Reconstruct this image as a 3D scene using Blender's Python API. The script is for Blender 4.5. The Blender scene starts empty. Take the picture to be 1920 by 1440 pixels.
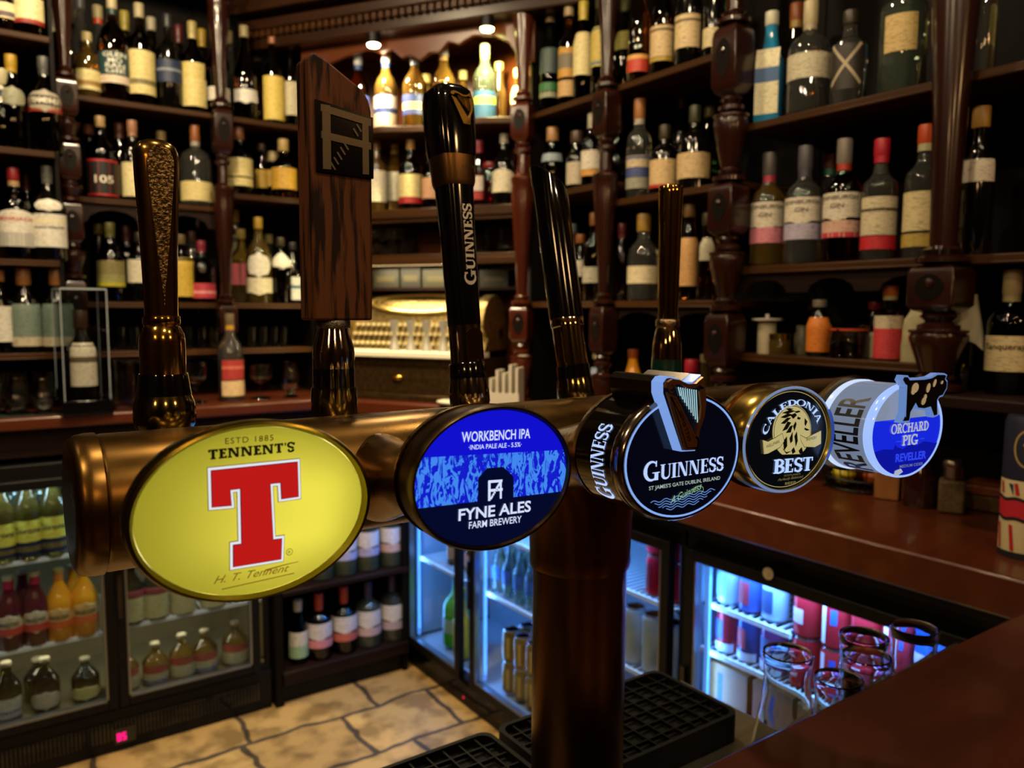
import bpy, bmesh, math, random
from math import sin, cos, pi, radians, atan2, sqrt, hypot
from mathutils import Vector, Matrix
random.seed(7)
S = bpy.context.scene
COL = S.collection
# ------------------------------------------------------------------ camera
F_PX, PITCH, ROLL, ANG = 1480.0, 5.3, 0.3, 54.8
EYE = Vector((0, 0, 1.5))
_a, _p, _r = radians(ANG), radians(PITCH), radians(ROLL)
FW = Vector((cos(_a)*cos(_p), sin(_a)*cos(_p), -sin(_p)))
_R0 = Vector((sin(_a), -cos(_a), 0)); _U0 = _R0.cross(FW)
RT = _R0*cos(_r) + _U0*sin(_r); UP = _U0*cos(_r) - _R0*sin(_r)
cd = bpy.data.cameras.new('camera'); cam = bpy.data.objects.new('camera', cd); COL.objects.link(cam)
cd.sensor_width = 36; cd.lens = 36*F_PX/1920; cd.clip_start = 0.02; cd.clip_end = 60
cam.matrix_world = Matrix(((RT.x, UP.x, -FW.x, 0), (RT.y, UP.y, -FW.y, 0), (RT.z, UP.z, -FW.z, 1.5), (0, 0, 0, 1)))
cd.dof.use_dof = True; cd.dof.focus_distance = 0.63; cd.dof.aperture_fstop = 7.0; cd.dof.aperture_blades = 6
S.camera = cam
# ------------------------------------------------------------------ world, exposure, lamps of the room
w = bpy.data.worlds.new('world'); S.world = w; w.use_nodes = True
w.node_tree.nodes['Background'].inputs[0].default_value = (0.9, 0.55, 0.28, 1)
w.node_tree.nodes['Background'].inputs[1].default_value = 0.006
S.view_settings.view_transform = 'Standard'; S.view_settings.look = 'None'
S.view_settings.exposure = 0.0; S.view_settings.gamma = 1.0; S.view_settings.use_curve_mapping = False
S.cycles.use_denoising = True
S.cycles.max_bounces = 10; S.cycles.transmission_bounces = 8; S.cycles.glossy_bounces = 4; S.cycles.diffuse_bounces = 3
S.cycles.transparent_max_bounces = 12
S.cycles.sample_clamp_indirect = 12.0
S.cycles.caustics_reflective = False; S.cycles.caustics_refractive = False

def lamp(name, typ, loc, power, color, size=0.03, aim=None, cone=None, parent=None, size_y=None, blend=0.5):
    l = bpy.data.lights.new(name, typ); l.energy = power; l.color = color
    if typ in ('POINT', 'SPOT'): l.shadow_soft_size = size
    if typ == 'AREA':
        l.size = size
        if size_y: l.shape = 'RECTANGLE'; l.size_y = size_y
    if typ == 'SPOT': l.spot_size = radians(cone or 90); l.spot_blend = blend
    o = bpy.data.objects.new(name, l); COL.objects.link(o); o.location = loc
    if aim is not None:
        o.rotation_euler = (Vector(aim)-Vector(loc)).to_track_quat('-Z', 'Y').to_euler()
    if parent: o.parent = parent
    return o
WARM = (1.0, 0.78, 0.48)
CEIL = 2.95
# ceiling spotlights of the bar room: (x, y, power, aim, cone)
SPOTS = [(-0.75, 0.35, 30, (0.4, 3.1, 1.6), 150), (0.25, -0.45, 26, (1.2, 2.9, 1.6), 150), (1.05, -0.55, 15, (1.7, 1.6, 1.6), 150),
         (-0.15, 2.15, 48, (0.2, 3.1, 1.4), 160), (0.62, 2.0, 135, (0.95, 2.2, 0.0), 82), (0.2, 0.75, 20, (1.7, 1.4, 1.3), 150),
         (-0.8, 1.5, 36, (0.2, 3.1, 1.6), 160), (0.45, 2.3, 46, (0.8, 3.1, 1.4), 160), (0.95, 0.75, 20, (1.72, 1.3, 1.4), 160), (1.0, 1.6, 34, (1.72, 1.9, 1.3), 160)]
for i, (x, y, p, aim, cone) in enumerate(SPOTS):
    lamp('spot_lamp', 'SPOT', (x, y, CEIL-0.13), p, WARM, 0.04, aim, cone)
# ------------------------------------------------------------------ helpers
def lin(c):
    return c/12.92 if c <= 0.04045 else ((c+0.055)/1.055)**2.4
def hexc(h):
    h = h.lstrip('#'); return tuple(lin(int(h[i:i+2], 16)/255) for i in (0, 2, 4))
_M = {}
def mat(name, col='808080', rough=0.5, metal=0.0, trans=0.0, ior=1.45, emit=0.0, ecol=None, coat=0.0, spec=0.5, alpha=None):
    key = (name, col, rough, metal, trans, emit, ecol, coat, spec)
    if key in _M: return _M[key]
    m = bpy.data.materials.new(name); m.use_nodes = True
    b = m.node_tree.nodes['Principled BSDF']; c = hexc(col)
    b.inputs['Base Color'].default_value = (*c, 1); b.inputs['Roughness'].default_value = rough
    b.inputs['Metallic'].default_value = metal; b.inputs['Transmission Weight'].default_value = trans
    b.inputs['IOR'].default_value = ior; b.inputs['Coat Weight'].default_value = coat
    b.inputs['Coat Roughness'].default_value = 0.06; b.inputs['Specular IOR Level'].default_value = spec
    if emit:
        b.inputs['Emission Color'].default_value = (*(hexc(ecol) if ecol else c), 1); b.inputs['Emission Strength'].default_value = emit
    _M[key] = m; return m
def vary(m, scale=(20, 20, 20), dark=0.5, detail=6, bump=0.0, bscale=None, contrast=(0.35, 0.7), rough=None, coord='Object', rot=(0, 0, 0), tint=None):
    """noise variation of the base colour (grain, tarnish) and bump"""
    nt = m.node_tree; b = nt.nodes['Principled BSDF']; c = b.inputs['Base Color'].default_value[:]
    tc = nt.nodes.new('ShaderNodeTexCoord'); mp = nt.nodes.new('ShaderNodeMapping'); mp.inputs['Scale'].default_value = scale; mp.inputs['Rotation'].default_value = rot
    nt.links.new(tc.outputs[coord], mp.inputs[0])
    n = nt.nodes.new('ShaderNodeTexNoise'); n.inputs['Scale'].default_value = 1.0; n.inputs['Detail'].default_value = detail
    nt.links.new(mp.outputs[0], n.inputs['Vector'])
    r = nt.nodes.new('ShaderNodeValToRGB'); e = r.color_ramp.elements
    e[0].position, e[1].position = contrast
    t = tint or (1, 1, 1)
    e[0].color = (c[0]*dark*t[0], c[1]*dark*t[1], c[2]*dark*t[2], 1); e[1].color = c
    nt.links.new(n.outputs['Fac'], r.inputs[0]); nt.links.new(r.outputs[0], b.inputs['Base Color'])
    if bump:
        bp = nt.nodes.new('ShaderNodeBump'); bp.inputs['Strength'].default_value = bump; bp.inputs['Distance'].default_value = 0.002
        nt.links.new(n.outputs['Fac'], bp.inputs['Height']); nt.links.new(bp.outputs[0], b.inputs['Normal'])
    if rough:
        mr = nt.nodes.new('ShaderNodeMapRange'); mr.inputs[3].default_value, mr.inputs[4].default_value = rough
        nt.links.new(n.outputs['Fac'], mr.inputs[0]); nt.links.new(mr.outputs[0], b.inputs['Roughness'])
    return m
def em(col, strength=1.0, rough=0.12):
    m = mat('lit_'+col, col, rough, emit=strength, ecol=col)
    m.node_tree.nodes['Principled BSDF'].inputs['Base Color'].default_value = (*[c*.15 for c in hexc(col)], 1)
    return m
def paint(col, rough=0.55): return mat('paint_'+col, col, rough)

class MB:
    def __init__(s): s.v = []; s.f = []; s.mi = []; s.mats = []; s.cur = 0
    def use(s, m):
        if m not in s.mats: s.mats.append(m)
        s.cur = s.mats.index(m); return s
    def raw(s, vs, fs):
        o = len(s.v); s.v += [tuple(v) for v in vs]
        for f in fs: s.f.append([i+o for i in f]); s.mi.append(s.cur)
        return s
    def box(s, x0, y0, z0, x1, y1, z1):
        return s.raw([(x0,y0,z0),(x1,y0,z0),(x1,y1,z0),(x0,y1,z0),(x0,y0,z1),(x1,y0,z1),(x1,y1,z1),(x0,y1,z1)],
                     [(0,3,2,1),(4,5,6,7),(0,1,5,4),(1,2,6,5),(2,3,7,6),(3,0,4,7)])
    def rings(s, rs, cap0=True, cap1=True, closed=False):
        n = len(rs[0]); o = len(s.v)
        for r in rs: s.v += [tuple(p) for p in r]
        k = len(rs); rng = k if closed else k-1
        for i in range(rng):
            a, b = o+i*n, o+((i+1) % k)*n
            for j in range(n):
                s.f.append([a+j, a+(j+1) % n, b+(j+1) % n, b+j]); s.mi.append(s.cur)
        if not closed:
            if cap0: s.f.append([o+j for j in range(n)][::-1]); s.mi.append(s.cur)
            if cap1: s.f.append([o+(k-1)*n+j for j in range(n)]); s.mi.append(s.cur)
        return s
    def lathe(s, prof, n=20, cx=0, cy=0, z=0, sq=None, sy=1.0, rot=0, cap0=True, cap1=True):
        rs = []
        for r, h in prof:
            ring = []
            for j in range(n):
                t = 2*pi*j/n + rot; c, d = cos(t), sin(t)
                k = r if not sq else r/((abs(c)**sq+abs(d)**sq)**(1/sq))
                ring.append((cx+k*c, cy+k*d*sy, z+h))
            rs.append(ring)
        return s.rings(rs, cap0, cap1)
    def prism(s, poly, d0, d1, mp=None):
        """polygon (a,b) extruded between depths d0 and d1; mp(a,b,d) -> xyz (default: x=a, y=d, z=b)"""
        mp = mp or (lambda a, b, d: (a, d, b)); n = len(poly)
        vs = [mp(a, b, d0) for a, b in poly]+[mp(a, b, d1) for a, b in poly]
        return s.raw(vs, [list(range(n)), list(range(2*n-1, n-1, -1))]+[(i, i+n, (i+1) % n+n, (i+1) % n) for i in range(n)])
    def flat(s, poly, d, mp=None):
        mp = mp or (lambda a, b, d: (a, d, b))
        return s.raw([mp(a, b, d) for a, b in poly], [list(range(len(poly)))])
    def strip(s, pts, w0, d, mp=None, w1=None, closed=False):
        mp = mp or (lambda a, b, d: (a, d, b)); n = len(pts); L = []; Rr = []
        for i in range(n):
            p, q = (pts[i-1], pts[(i+1) % n]) if closed else (pts[max(i-1, 0)], pts[min(i+1, n-1)])
            dx, dy = q[0]-p[0], q[1]-p[1]; l = hypot(dx, dy) or 1
            ww = (w0 if w1 is None else w0+(w1-w0)*i/(n-1))/2
            L.append((pts[i][0]-dy/l*ww, pts[i][1]+dx/l*ww)); Rr.append((pts[i][0]+dy/l*ww, pts[i][1]-dx/l*ww))
        m = n if closed else n-1
        return s.raw([mp(*p, d) for p in L]+[mp(*p, d) for p in Rr], [(i, (i+1) % n, (i+1) % n+n, i+n) for i in range(m)])
    def tube(s, pts, r, n=8, closed=False):
        pts = [Vector(p) for p in pts]; rs = []; k = len(pts); up = None
        for i in range(k):
            if closed: t = pts[(i+1) % k]-pts[i-1]
            else: t = pts[min(i+1, k-1)]-pts[max(i-1, 0)]
            t.normalize()
            if up is None: up = Vector((0, 0, 1)) if abs(t.z) < 0.9 else Vector((1, 0, 0))
            x = t.cross(up).normalized(); y = x.cross(t).normalized(); up = y
            rr = r[i] if isinstance(r, (list, tuple)) else r
            rs.append([pts[i]+x*(rr*cos(2*pi*j/n))+y*(rr*sin(2*pi*j/n)) for j in range(n)])
        return s.rings(rs, closed=closed)
    def build(s, name, m=None, parent=None, loc=None, smooth=35, bevel=0, rot=None, label=None, doublesided=True):
        me = bpy.data.meshes.new(name); me.from_pydata(s.v, [], s.f)
        for mm in (s.mats or [m]): me.materials.append(mm)
        if s.mats: me.polygons.foreach_set('material_index', s.mi)
        bm = bmesh.new(); bm.from_mesh(me); bmesh.ops.recalc_face_normals(bm, faces=bm.faces); bm.to_mesh(me); bm.free()
        if smooth:
            me.polygons.foreach_set('use_smooth', [True]*len(me.polygons)); me.set_sharp_from_angle(angle=radians(smooth))
        o = bpy.data.objects.new(name, me); COL.objects.link(o)
        if parent: o.parent = parent
        if loc: o.location = loc
        if rot: o.rotation_euler = rot
        if bevel:
            b = o.modifiers.new('bevel', 'BEVEL'); b.width = bevel; b.segments = 2; b.limit_method = 'ANGLE'; b.angle_limit = radians(40)
        if label: o['label'] = label
        return o
def box(x0, y0, z0, x1, y1, z1): return MB().box(x0, y0, z0, x1, y1, z1)
def thing(name, label, cat, loc=(0, 0, 0), rz=0, group=None, rot=None):
    o = bpy.data.objects.new(name, None); COL.objects.link(o); o.location = loc; o.rotation_euler = rot or (0, 0, rz)
    o.empty_display_size = 0.05
    o['label'] = label; o['category'] = cat
    if group: o['group'] = group
    return o
def tag(o, label, cat, group=None):
    o['label'] = label; o['category'] = cat
    if group: o['group'] = group
    return o
def struct(o): o['kind'] = 'structure'; return o
def copy_tree(o, parent=None):
    c = o.copy(); COL.objects.link(c)
    if parent: c.parent = parent
    for ch in list(o.children): copy_tree(ch, c)
    return c
def ray(x, y): return FW + RT*((x-960)/F_PX) + UP*((720-y)/F_PX)
def at(x, y, axis, val):
    r = ray(x, y); k = (val-EYE[axis])/r[axis]; return EYE+r*k
def ppm(p): return F_PX/((Vector(p)-EYE).dot(FW))
# ------------------------------------------------------------------ lettering
_FC = {}
def glyphs(body, bold=0.0, shear=0.0, space=1.0):
    key = (body, bold, shear, space)
    if key in _FC: return _FC[key]
    cu = bpy.data.curves.new('t', 'FONT'); cu.body = body; cu.size = 1; cu.offset = bold; cu.shear = shear; cu.space_character = space
    cu.fill_mode = 'FRONT'; cu.resolution_u = 3
    o = bpy.data.objects.new('t', cu); COL.objects.link(o)
    dg = bpy.context.evaluated_depsgraph_get(); dg.update()
    me = bpy.data.meshes.new_from_object(o.evaluated_get(dg))
    vs = [(v.co.x, v.co.y) for v in me.vertices]; fs = [list(p.vertices) for p in me.polygons]
    bpy.data.objects.remove(o); bpy.data.curves.remove(cu); bpy.data.meshes.remove(me)
    x0 = min(v[0] for v in vs); x1 = max(v[0] for v in vs); y1 = max(v[1] for v in vs); y0 = min(v[1] for v in vs)
    _FC[key] = (vs, fs, x0, x1, y0, y1); return _FC[key]
def text(mb, body, p0, p1, h, d, mp=None, bold=0.0, shear=0.0, space=1.0):
    """sans lettering from baseline point p0 to p1 (plane coords), cap height h"""
    mp = mp or (lambda a, b, d: (a, d, b))
    vs, fs, x0, x1, y0, y1 = glyphs(body, bold, shear, space)
    dx, dy = p1[0]-p0[0], p1[1]-p0[1]; W = hypot(dx, dy); ux, uy = dx/W, dy/W
    caph = glyphs('H', bold)[5]
    out = []
    for x, y in vs:
        a = (x-x0)/(x1-x0)*W; b = y/caph*h
        out.append(mp(p0[0]+ux*a-uy*b, p0[1]+uy*a+ux*b, d))
    mb.raw(out, fs)
def arc(cx, cy, rx, ry, a0, a1, n=10):
    return [(cx+rx*cos(radians(a0+(a1-a0)*i/n)), cy+ry*sin(radians(a0+(a1-a0)*i/n))) for i in range(n+1)]
def serif(ch, w=0.17, t=0.06, sf=0.05, ov=0.08):
    """returns (advance, [polygons], [(pts,w0,w1)])"""
    P = []; K = []
    R = lambda x0, y0, x1, y1: P.append([(x0, y0), (x1, y0), (x1, y1), (x0, y1)])
    def stem(x, ww=None, top=True, bot=True):
        ww = ww or w; R(x, 0, x+ww, 1)
        if bot: R(x-ov, 0, x+ww+ov, sf)
        if top: R(x-ov, 1-sf, x+ww+ov, 1)
    if ch == 'I': stem(ov); return w+2*ov+.06, P, K
    if ch == 'T':
        R(.36-w/2, 0, .36+w/2, 1); R(.36-w/2-ov, 0, .36+w/2+ov, sf); R(0, 1-max(t, sf), .72, 1); R(0, .72, t*.9, 1); R(.72-t*.9, .72, .72, 1); return .78, P, K
    if ch in 'EL':
        stem(ov, top=True); R(ov, 0, .62, max(t, sf)); R(.62-t*.9, 0, .62, .26)
        if ch == 'E': R(ov, 1-max(t, sf), .6, 1); R(.6-t*.9, .76, .6, 1); R(ov, .48, .5, .48+t); R(.5-t*.7, .4, .5, .62)
        return .68, P, K
    if ch == 'N':
        R(ov, 0, ov+t, 1); R(0, 0, 2*ov+t, sf); R(0, 1-sf, ov+w*.6, 1); R(.68, 0, .68+t, 1); R(.68-ov, 1-sf, .68+t+ov, 1)
        P.append([(ov, 1), (ov+w*1.1, 1), (.68+t, 0), (.68+t-w*.9, 0)]); return .72+t+ov+.04, P, K
    if ch == 'U':
        R(ov, .3, ov+w, 1); R(0, 1-sf, w+2*ov, 1); R(.66, .3, .66+t, 1); R(.66-ov, 1-sf, .66+t+ov, 1)
        K.append((arc((ov+w/2+.66+t/2)/2, .3, (.66+t/2-ov-w/2)/2, .3-t/2, 180, 360, 12), w, t)); return .66+t+ov+.05, P, K
    if ch in 'CG':
        K.append((arc(.42, .5, .36, .47, 45, 180, 10), t, w)); K.append((arc(.42, .5, .36, .47, 180, 315, 10), w, t))
        R(.63, .7, .63+t, 1)
        if ch == 'G': R(.58, .0, .58+w, .42); R(.46, .42-sf, .58+w+ov, .42); return .9, P, K
        return .78, P, K
    if ch == 'O':
        for a0, a1, q0, q1 in ((90, 180, t, w), (180, 270, w, t), (270, 360, t, w), (0, 90, w, t)): K.append((arc(.42, .5, .36, .47, a0, a1, 7), q0, q1))
        return .88, P, K
    if ch == 'S':
        K.append((arc(.3, .74, .22, .23, 20, 180, 8)+[(.1, .68)], t*1.1, w*.8)); K.append(([(.09, .7), (.14, .58), (.3, .5), (.46, .42), (.52, .3)], w*.8, w*.9))
        K.append((arc(.3, .26, .22, .23, 0, -160, 8), w*.9, t*1.1)); R(.48, .7, .48+t, .98); R(.05, .02, .05+t, .3); return .62, P, K
    if ch == 'D':
        stem(ov); K.append((arc(ov+w*.5, .5, .52, .48, 90, 0, 7), t, w)); K.append((arc(ov+w*.5, .5, .52, .48, 0, -90, 7), w, t)); return .8, P, K
    if ch in 'RPB':
        stem(ov, top=True); K.append((arc(ov+w*.7, .74, .36, .24, 90, 0, 6), t, w*.9)); K.append((arc(ov+w*.7, .74, .36, .24, 0, -90, 6), w*.9, t))
        if ch == 'R': P.append([(.3, .5), (.3+w, .5), (.72, 0), (.72-w, 0)]); R(.5, 0, .8, sf); return .8, P, K
        if ch == 'B':
            K.append((arc(ov+w*.7, .27, .42, .25, 90, 0, 6), t, w)); K.append((arc(ov+w*.7, .27, .42, .25, 0, -90, 6), w, t)); return .74, P, K
        return .66, P, K
    if ch == 'A':
        K.append(([(.06, 0), (.36, 1)], t, t)); P.append([(.3, 1), (.3+w*.6, 1), (.76, 0), (.76-w, 0)]); R(.18, .3, .56, .3+t); R(-.04, 0, .2, sf); R(.52, 0, .84, sf); return .82, P, K
    if ch == 'H':
        stem(ov); stem(.6); R(ov, .47, .7, .47+t); return .6+w+ov+.06, P, K
    if ch == "'": P.append([(.04, 1), (.2, 1), (.14, .66), (.08, .66)]); return .26, P, K
    return .35, P, K
def serif_text(mb, body, p0, p1, h, d, mp=None, big0=1.0, arcmap=None, **kw):
    mp = mp or (lambda a, b, d: (a, d, b)); x = 0; items = []
    for i, ch in enumerate(body):
        adv, P, K = serif(ch, **kw); s = big0 if i == 0 else 1.0
        for p in P: items.append(('p', [(x+a*s, b*s) for a, b in p], 0, 0))
        for pts, w0, w1 in K: items.append(('k', [(x+a*s, b*s) for a, b in pts], w0*s, w1*s))
        x += adv*s
    dx, dy = p1[0]-p0[0], p1[1]-p0[1]; W = hypot(dx, dy); ux, uy = dx/W, dy/W; k = W/x
    def tr(a, b):
        if arcmap: return arcmap(a/x, b*h)
        a *= k; b *= h; return (p0[0]+ux*a-uy*b, p0[1]+uy*a+ux*b)
    for typ, pts, w0, w1 in items:
        if typ == 'p': mb.flat([tr(*p) for p in pts], d, mp)
        else:
            tmp = MB(); tmp.strip(pts, w0, 0, lambda a, b, d: (a, b, d), w1)
            mb.raw([mp(*tr(v[0], v[1]), d) for v in tmp.v], tmp.f)
def oval(rx, rz, n=64, cx=0, cz=0): return [(cx+rx*cos(2*pi*i/n), cz+rz*sin(2*pi*i/n)) for i in range(n)]
def clip(poly, a, b, c):
    """keep points with a*x+b*y<=c"""
    out = []; n = len(poly)
    for i in range(n):
        p, q = poly[i], poly[(i+1) % n]; dp, dq = a*p[0]+b*p[1]-c, a*q[0]+b*q[1]-c
        if dp <= 0: out.append(p)
        if dp*dq < 0:
            t = dp/(dp-dq); out.append((p[0]+t*(q[0]-p[0]), p[1]+t*(q[1]-p[1])))
    return out
def clip_line(poly, p, q, below=True):
    a, b = -(q[1]-p[1]), q[0]-p[0]; c = a*p[0]+b*p[1]
    return clip(poly, a, b, c) if below else clip(poly, -a, -b, -c)
def offset(poly, d):
    n = len(poly); A = sum(poly[i][0]*poly[(i+1) % n][1]-poly[(i+1) % n][0]*poly[i][1] for i in range(n)); sg = -1 if A < 0 else 1; out = []
    for i in range(n):
        p, q, r = poly[i-1], poly[i], poly[(i+1) % n]
        e1 = Vector((q[0]-p[0], q[1]-p[1])).normalized(); e2 = Vector((r[0]-q[0], r[1]-q[1])).normalized()
        n1 = Vector((e1.y, -e1.x))*sg; n2 = Vector((e2.y, -e2.x))*sg; b = n1+n2
        b = b/max(0.3, b.dot(n1)); out.append((q[0]+b.x*d, q[1]+b.y*d))
    return out
mm = lambda pts: [(a/1000, b/1000) for a, b in pts]
# ------------------------------------------------------------------ materials
BRASS = vary(mat('aged_brass', '7a5a2c', 0.27, 1.0), (18, 40, 40), 0.62, bump=0.05, rough=(0.2, 0.38))
COPPERY = vary(mat('coppery_brass', '7c5632', 0.3, 1.0), (25, 25, 8), 0.7, bump=0.03, rough=(0.22, 0.36))
GOLD = mat('polished_brass', 'b08a3c', 0.14, 1.0)
BRONZE = mat('bronze', '7a5a34', 0.35, 1.0)
CHROME = mat('chrome', 'b8b0a0', 0.08, 1.0)
STEEL = vary(mat('brushed_steel', 'b0a890', 0.38, 1.0), (4, 80, 80), 0.8)
BLACK = mat('black_gloss', '060506', 0.1, coat=0.5)
BLACKM = mat('black_plastic', '080707', 0.45, spec=.25)
RUBBER = mat('black_rubber', '060607', 0.6, spec=.25)
DWOOD = vary(mat('dark_stained_wood', '20100a', 0.5, spec=.2), (3, 30, 30), 0.5, bump=0.1)
SHELFW = vary(mat('shelf_wood', '40250c', 0.42, spec=.22), (3, 25, 25), 0.6)
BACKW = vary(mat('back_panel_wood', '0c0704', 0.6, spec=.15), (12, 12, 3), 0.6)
MAHOG = vary(mat('mahogany_gloss', '2c1109', 0.24, coat=0.25), (12, 12, 3), 0.6)
COUNTER = vary(mat('counter_varnish', '50220e', 0.32, coat=0.2), (2.5, 22, 22), 0.72, bump=0.02)
FRONTW = vary(mat('front_counter_varnish', '451a0c', 0.36, coat=0.12), (3, 14, 14), 0.62, bump=0.03)
OAK = vary(mat('oak_handle', '5c341b', 0.6, spec=.2), (130, 130, 14), 0.12, bump=0.6, detail=10, contrast=(.42, .52))
GLASS = mat('clear_glass', 'f2f4f0', 0.0, trans=1.0)
def thin_glass(name, col, op):
    if name in bpy.data.materials: return bpy.data.materials[name]
    m = bpy.data.materials.new(name); m.use_nodes = True; nt = m.node_tree; nt.nodes.clear()
    o = nt.nodes.new('ShaderNodeOutputMaterial'); mx = nt.nodes.new('ShaderNodeMixShader'); t = nt.nodes.new('ShaderNodeBsdfTransparent'); g = nt.nodes.new('ShaderNodeBsdfGlossy')
    fr = nt.nodes.new('ShaderNodeFresnel'); fr.inputs[0].default_value = 1.4
    t.inputs[0].default_value = (*hexc(col), 1); g.inputs['Roughness'].default_value = 0.03
    ge = nt.nodes.new('ShaderNodeNewGeometry'); ma = nt.nodes.new('ShaderNodeMath'); ma.operation = 'SUBTRACT'; ma.inputs[0].default_value = 1
    mb_ = nt.nodes.new('ShaderNodeMath'); mb_.operation = 'MULTIPLY'; nt.links.new(ge.outputs['Backfacing'], ma.inputs[1]); nt.links.new(ma.outputs[0], mb_.inputs[0]); nt.links.new(fr.outputs[0], mb_.inputs[1])
    nt.links.new(mb_.outputs[0], mx.inputs[0]); nt.links.new(t.outputs[0], mx.inputs[1]); nt.links.new(g.outputs[0], mx.inputs[2]); nt.links.new(mx.outputs[0], o.inputs[0]); return m
PANE = thin_glass('fridge_pane', 'e4eaee', 0.1)
ACRYL = thin_glass('acrylic_pane', 'eef0f0', 0.1)
# ================================================================== the setting
X0, X1, Y0, Y1 = -2.6, 2.12, -2.9, 3.56
fm = mat('flagstone', 'b59a6c', 0.5); nt = fm.node_tree; bs = nt.nodes['Principled BSDF']
tc = nt.nodes.new('ShaderNodeTexCoord'); br = nt.nodes.new('ShaderNodeTexBrick'); mp_ = nt.nodes.new('ShaderNodeMapping')
mp_.inputs['Location'].default_value = (0.16, 0.05, 0)
nz = nt.nodes.new('ShaderNodeTexNoise'); nz.inputs['Scale'].default_value = 9; nz.inputs['Detail'].default_value = 8
br.inputs['Scale'].default_value = 1; br.inputs['Brick Width'].default_value = 0.47; br.inputs['Row Height'].default_value = 0.30
br.inputs['Mortar Size'].default_value = 0.011; br.inputs['Mortar Smooth'].default_value = 0.25; br.offset = 0.42; br.squash = 0.75; br.squash_frequency = 2
br.inputs['Color1'].default_value = (*hexc('b8955a'), 1); br.inputs['Color2'].default_value = (*hexc('9c7c4a'), 1); br.inputs['Mortar'].default_value = (*hexc('4a3d2c'), 1)
wob = nt.nodes.new('ShaderNodeTexNoise'); wob.inputs['Scale'].default_value = 7; wm = nt.nodes.new('ShaderNodeMixRGB'); wm.blend_type = 'LINEAR_LIGHT'; wm.inputs[0].default_value = 0.03
nt.links.new(tc.outputs['Object'], wob.inputs[0]); nt.links.new(tc.outputs['Object'], wm.inputs[1]); nt.links.new(wob.outputs['Color'], wm.inputs[2])
nt.links.new(wm.outputs[0], mp_.inputs[0]); nt.links.new(mp_.outputs[0], br.inputs['Vector']); nt.links.new(tc.outputs['Object'], nz.inputs[0])
mx = nt.nodes.new('ShaderNodeMixRGB'); mx.blend_type = 'MULTIPLY'; mx.inputs[0].default_value = 0.75
rp = nt.nodes.new('ShaderNodeValToRGB'); rp.color_ramp.elements[0].position = 0.38; rp.color_ramp.elements[0].color = (.3, .27, .22, 1); rp.color_ramp.elements[1].position = 0.55; rp.color_ramp.elements[1].color = (1, 1, 1, 1)
nt.links.new(nz.outputs['Fac'], rp.inputs[0]); nt.links.new(br.outputs['Color'], mx.inputs[1]); nt.links.new(rp.outputs[0], mx.inputs[2]); nt.links.new(mx.outputs[0], bs.inputs['Base Color'])
bp = nt.nodes.new('ShaderNodeBump'); bp.inputs['Strength'].default_value = 0.5; bp.inputs['Distance'].default_value = 0.004; bp.invert = True
nt.links.new(br.outputs['Fac'], bp.inputs['Height']); nt.links.new(bp.outputs[0], bs.inputs['Normal'])
struct(box(X0, Y0, -0.1, X1, Y1, 0).build('floor', fm))
WALLM = vary(mat('wall_paint', '3a2216', 0.6), (2, 2, 2), 0.8)
CEILM = mat('ceiling_paint', '5a4a38', 0.7)
struct(box(X0, Y1, 0, X1, Y1+.1, CEIL).build('wall_back', WALLM)); struct(box(X0, Y0-.1, 0, X1, Y0, CEIL).build('wall_front', WALLM))
struct(box(X0-.1, Y0, 0, X0, Y1, CEIL).build('wall_left', WALLM)); struct(box(X1, Y0, 0, X1+.1, Y1, CEIL).build('wall_right', WALLM))
struct(box(X0, Y0, CEIL, X1, Y1, CEIL+.1).build('ceiling', CEILM))
NAMEL = ['in the outermost corner above' if 0 else 'above the customer side, nearest the brass tap', 'above the customer side, middle of three', 'above the customer side, nearest the gin shelves', 'behind the bar, nearest the end bay', 'behind the bar over the stone floor', 'right over the beer pipe', 'at the outer end behind the bar', 'in the middle of the serving aisle', 'in front of the gin shelves', 'before the corner till']
for (x, y, p, aim, cone), nm in zip(SPOTS, NAMEL):
    t = thing('ceiling_spotlight', 'small round ceiling spotlight '+nm, 'light', (x, y, CEIL), group='ceiling spotlights')
    MB().lathe([(.05, -.012), (.05, 0)], 24).build('ring', CHROME, t); MB().lathe([(.034, -.11), (.046, -.012)], 20, cap1=False).build('can', BLACKM, t)
    MB().lathe([(.031, -.109), (.031, -.106)], 20).build('lens', mat('lamp_lens', 'ffe2b4', 0.3, emit=250, ecol='ffd090'), t)
# pilaster behind the gin bottles at the right end, header boards over the bays
struct(box(2.04, .50, 1.1, 2.12, .57, 2.9).build('trim_1', DWOOD, bevel=.004))
struct(box(-.9, 3.10, 2.74, 1.2, 3.56, CEIL).build('trim_2', BACKW)); struct(box(1.70, -.2, 2.72, 2.12, 2.36, CEIL).build('trim_3', BACKW))
# ================================================================== counters
def counter(name, label, x0, y0, x1, y1, z, th, m, edge, body=True):
    t = thing(name, label, 'counter', ((x0+x1)/2, (y0+y1)/2, 0)); cx, cy = (x0+x1)/2, (y0+y1)/2
    box(x0-cx, y0-cy, z-th, x1-cx, y1-cy, z).build('top', m, t, bevel=.006)
    return t, cx, cy
ZC = 1.05
t, cx, cy = counter('bar_counter', 'dark red varnished bar counter nearest the viewer', -1.6, -.06, X1-.02, .495, 1.056, .045, FRONTW, None)
box(-1.6-cx, .10-cy, .0, X1-.02-cx, .16-cy, 1.011).build('front_panel', DWOOD, t)
box(-1.6-cx, .455-cy, .0, X1-.02-cx, .485-cy, 1.011).build('rear_panel', BLACKM, t)
t, cx, cy = counter('back_counter', 'reddish brown varnished counter under the gin shelves', 1.455, .50, X1, 2.36, ZC, .075, COUNTER, None)
box(1.475-cx, .50-cy, .955, 1.495-cx, 2.36-cy, .975).build('fascia', BLACKM, t)
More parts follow.
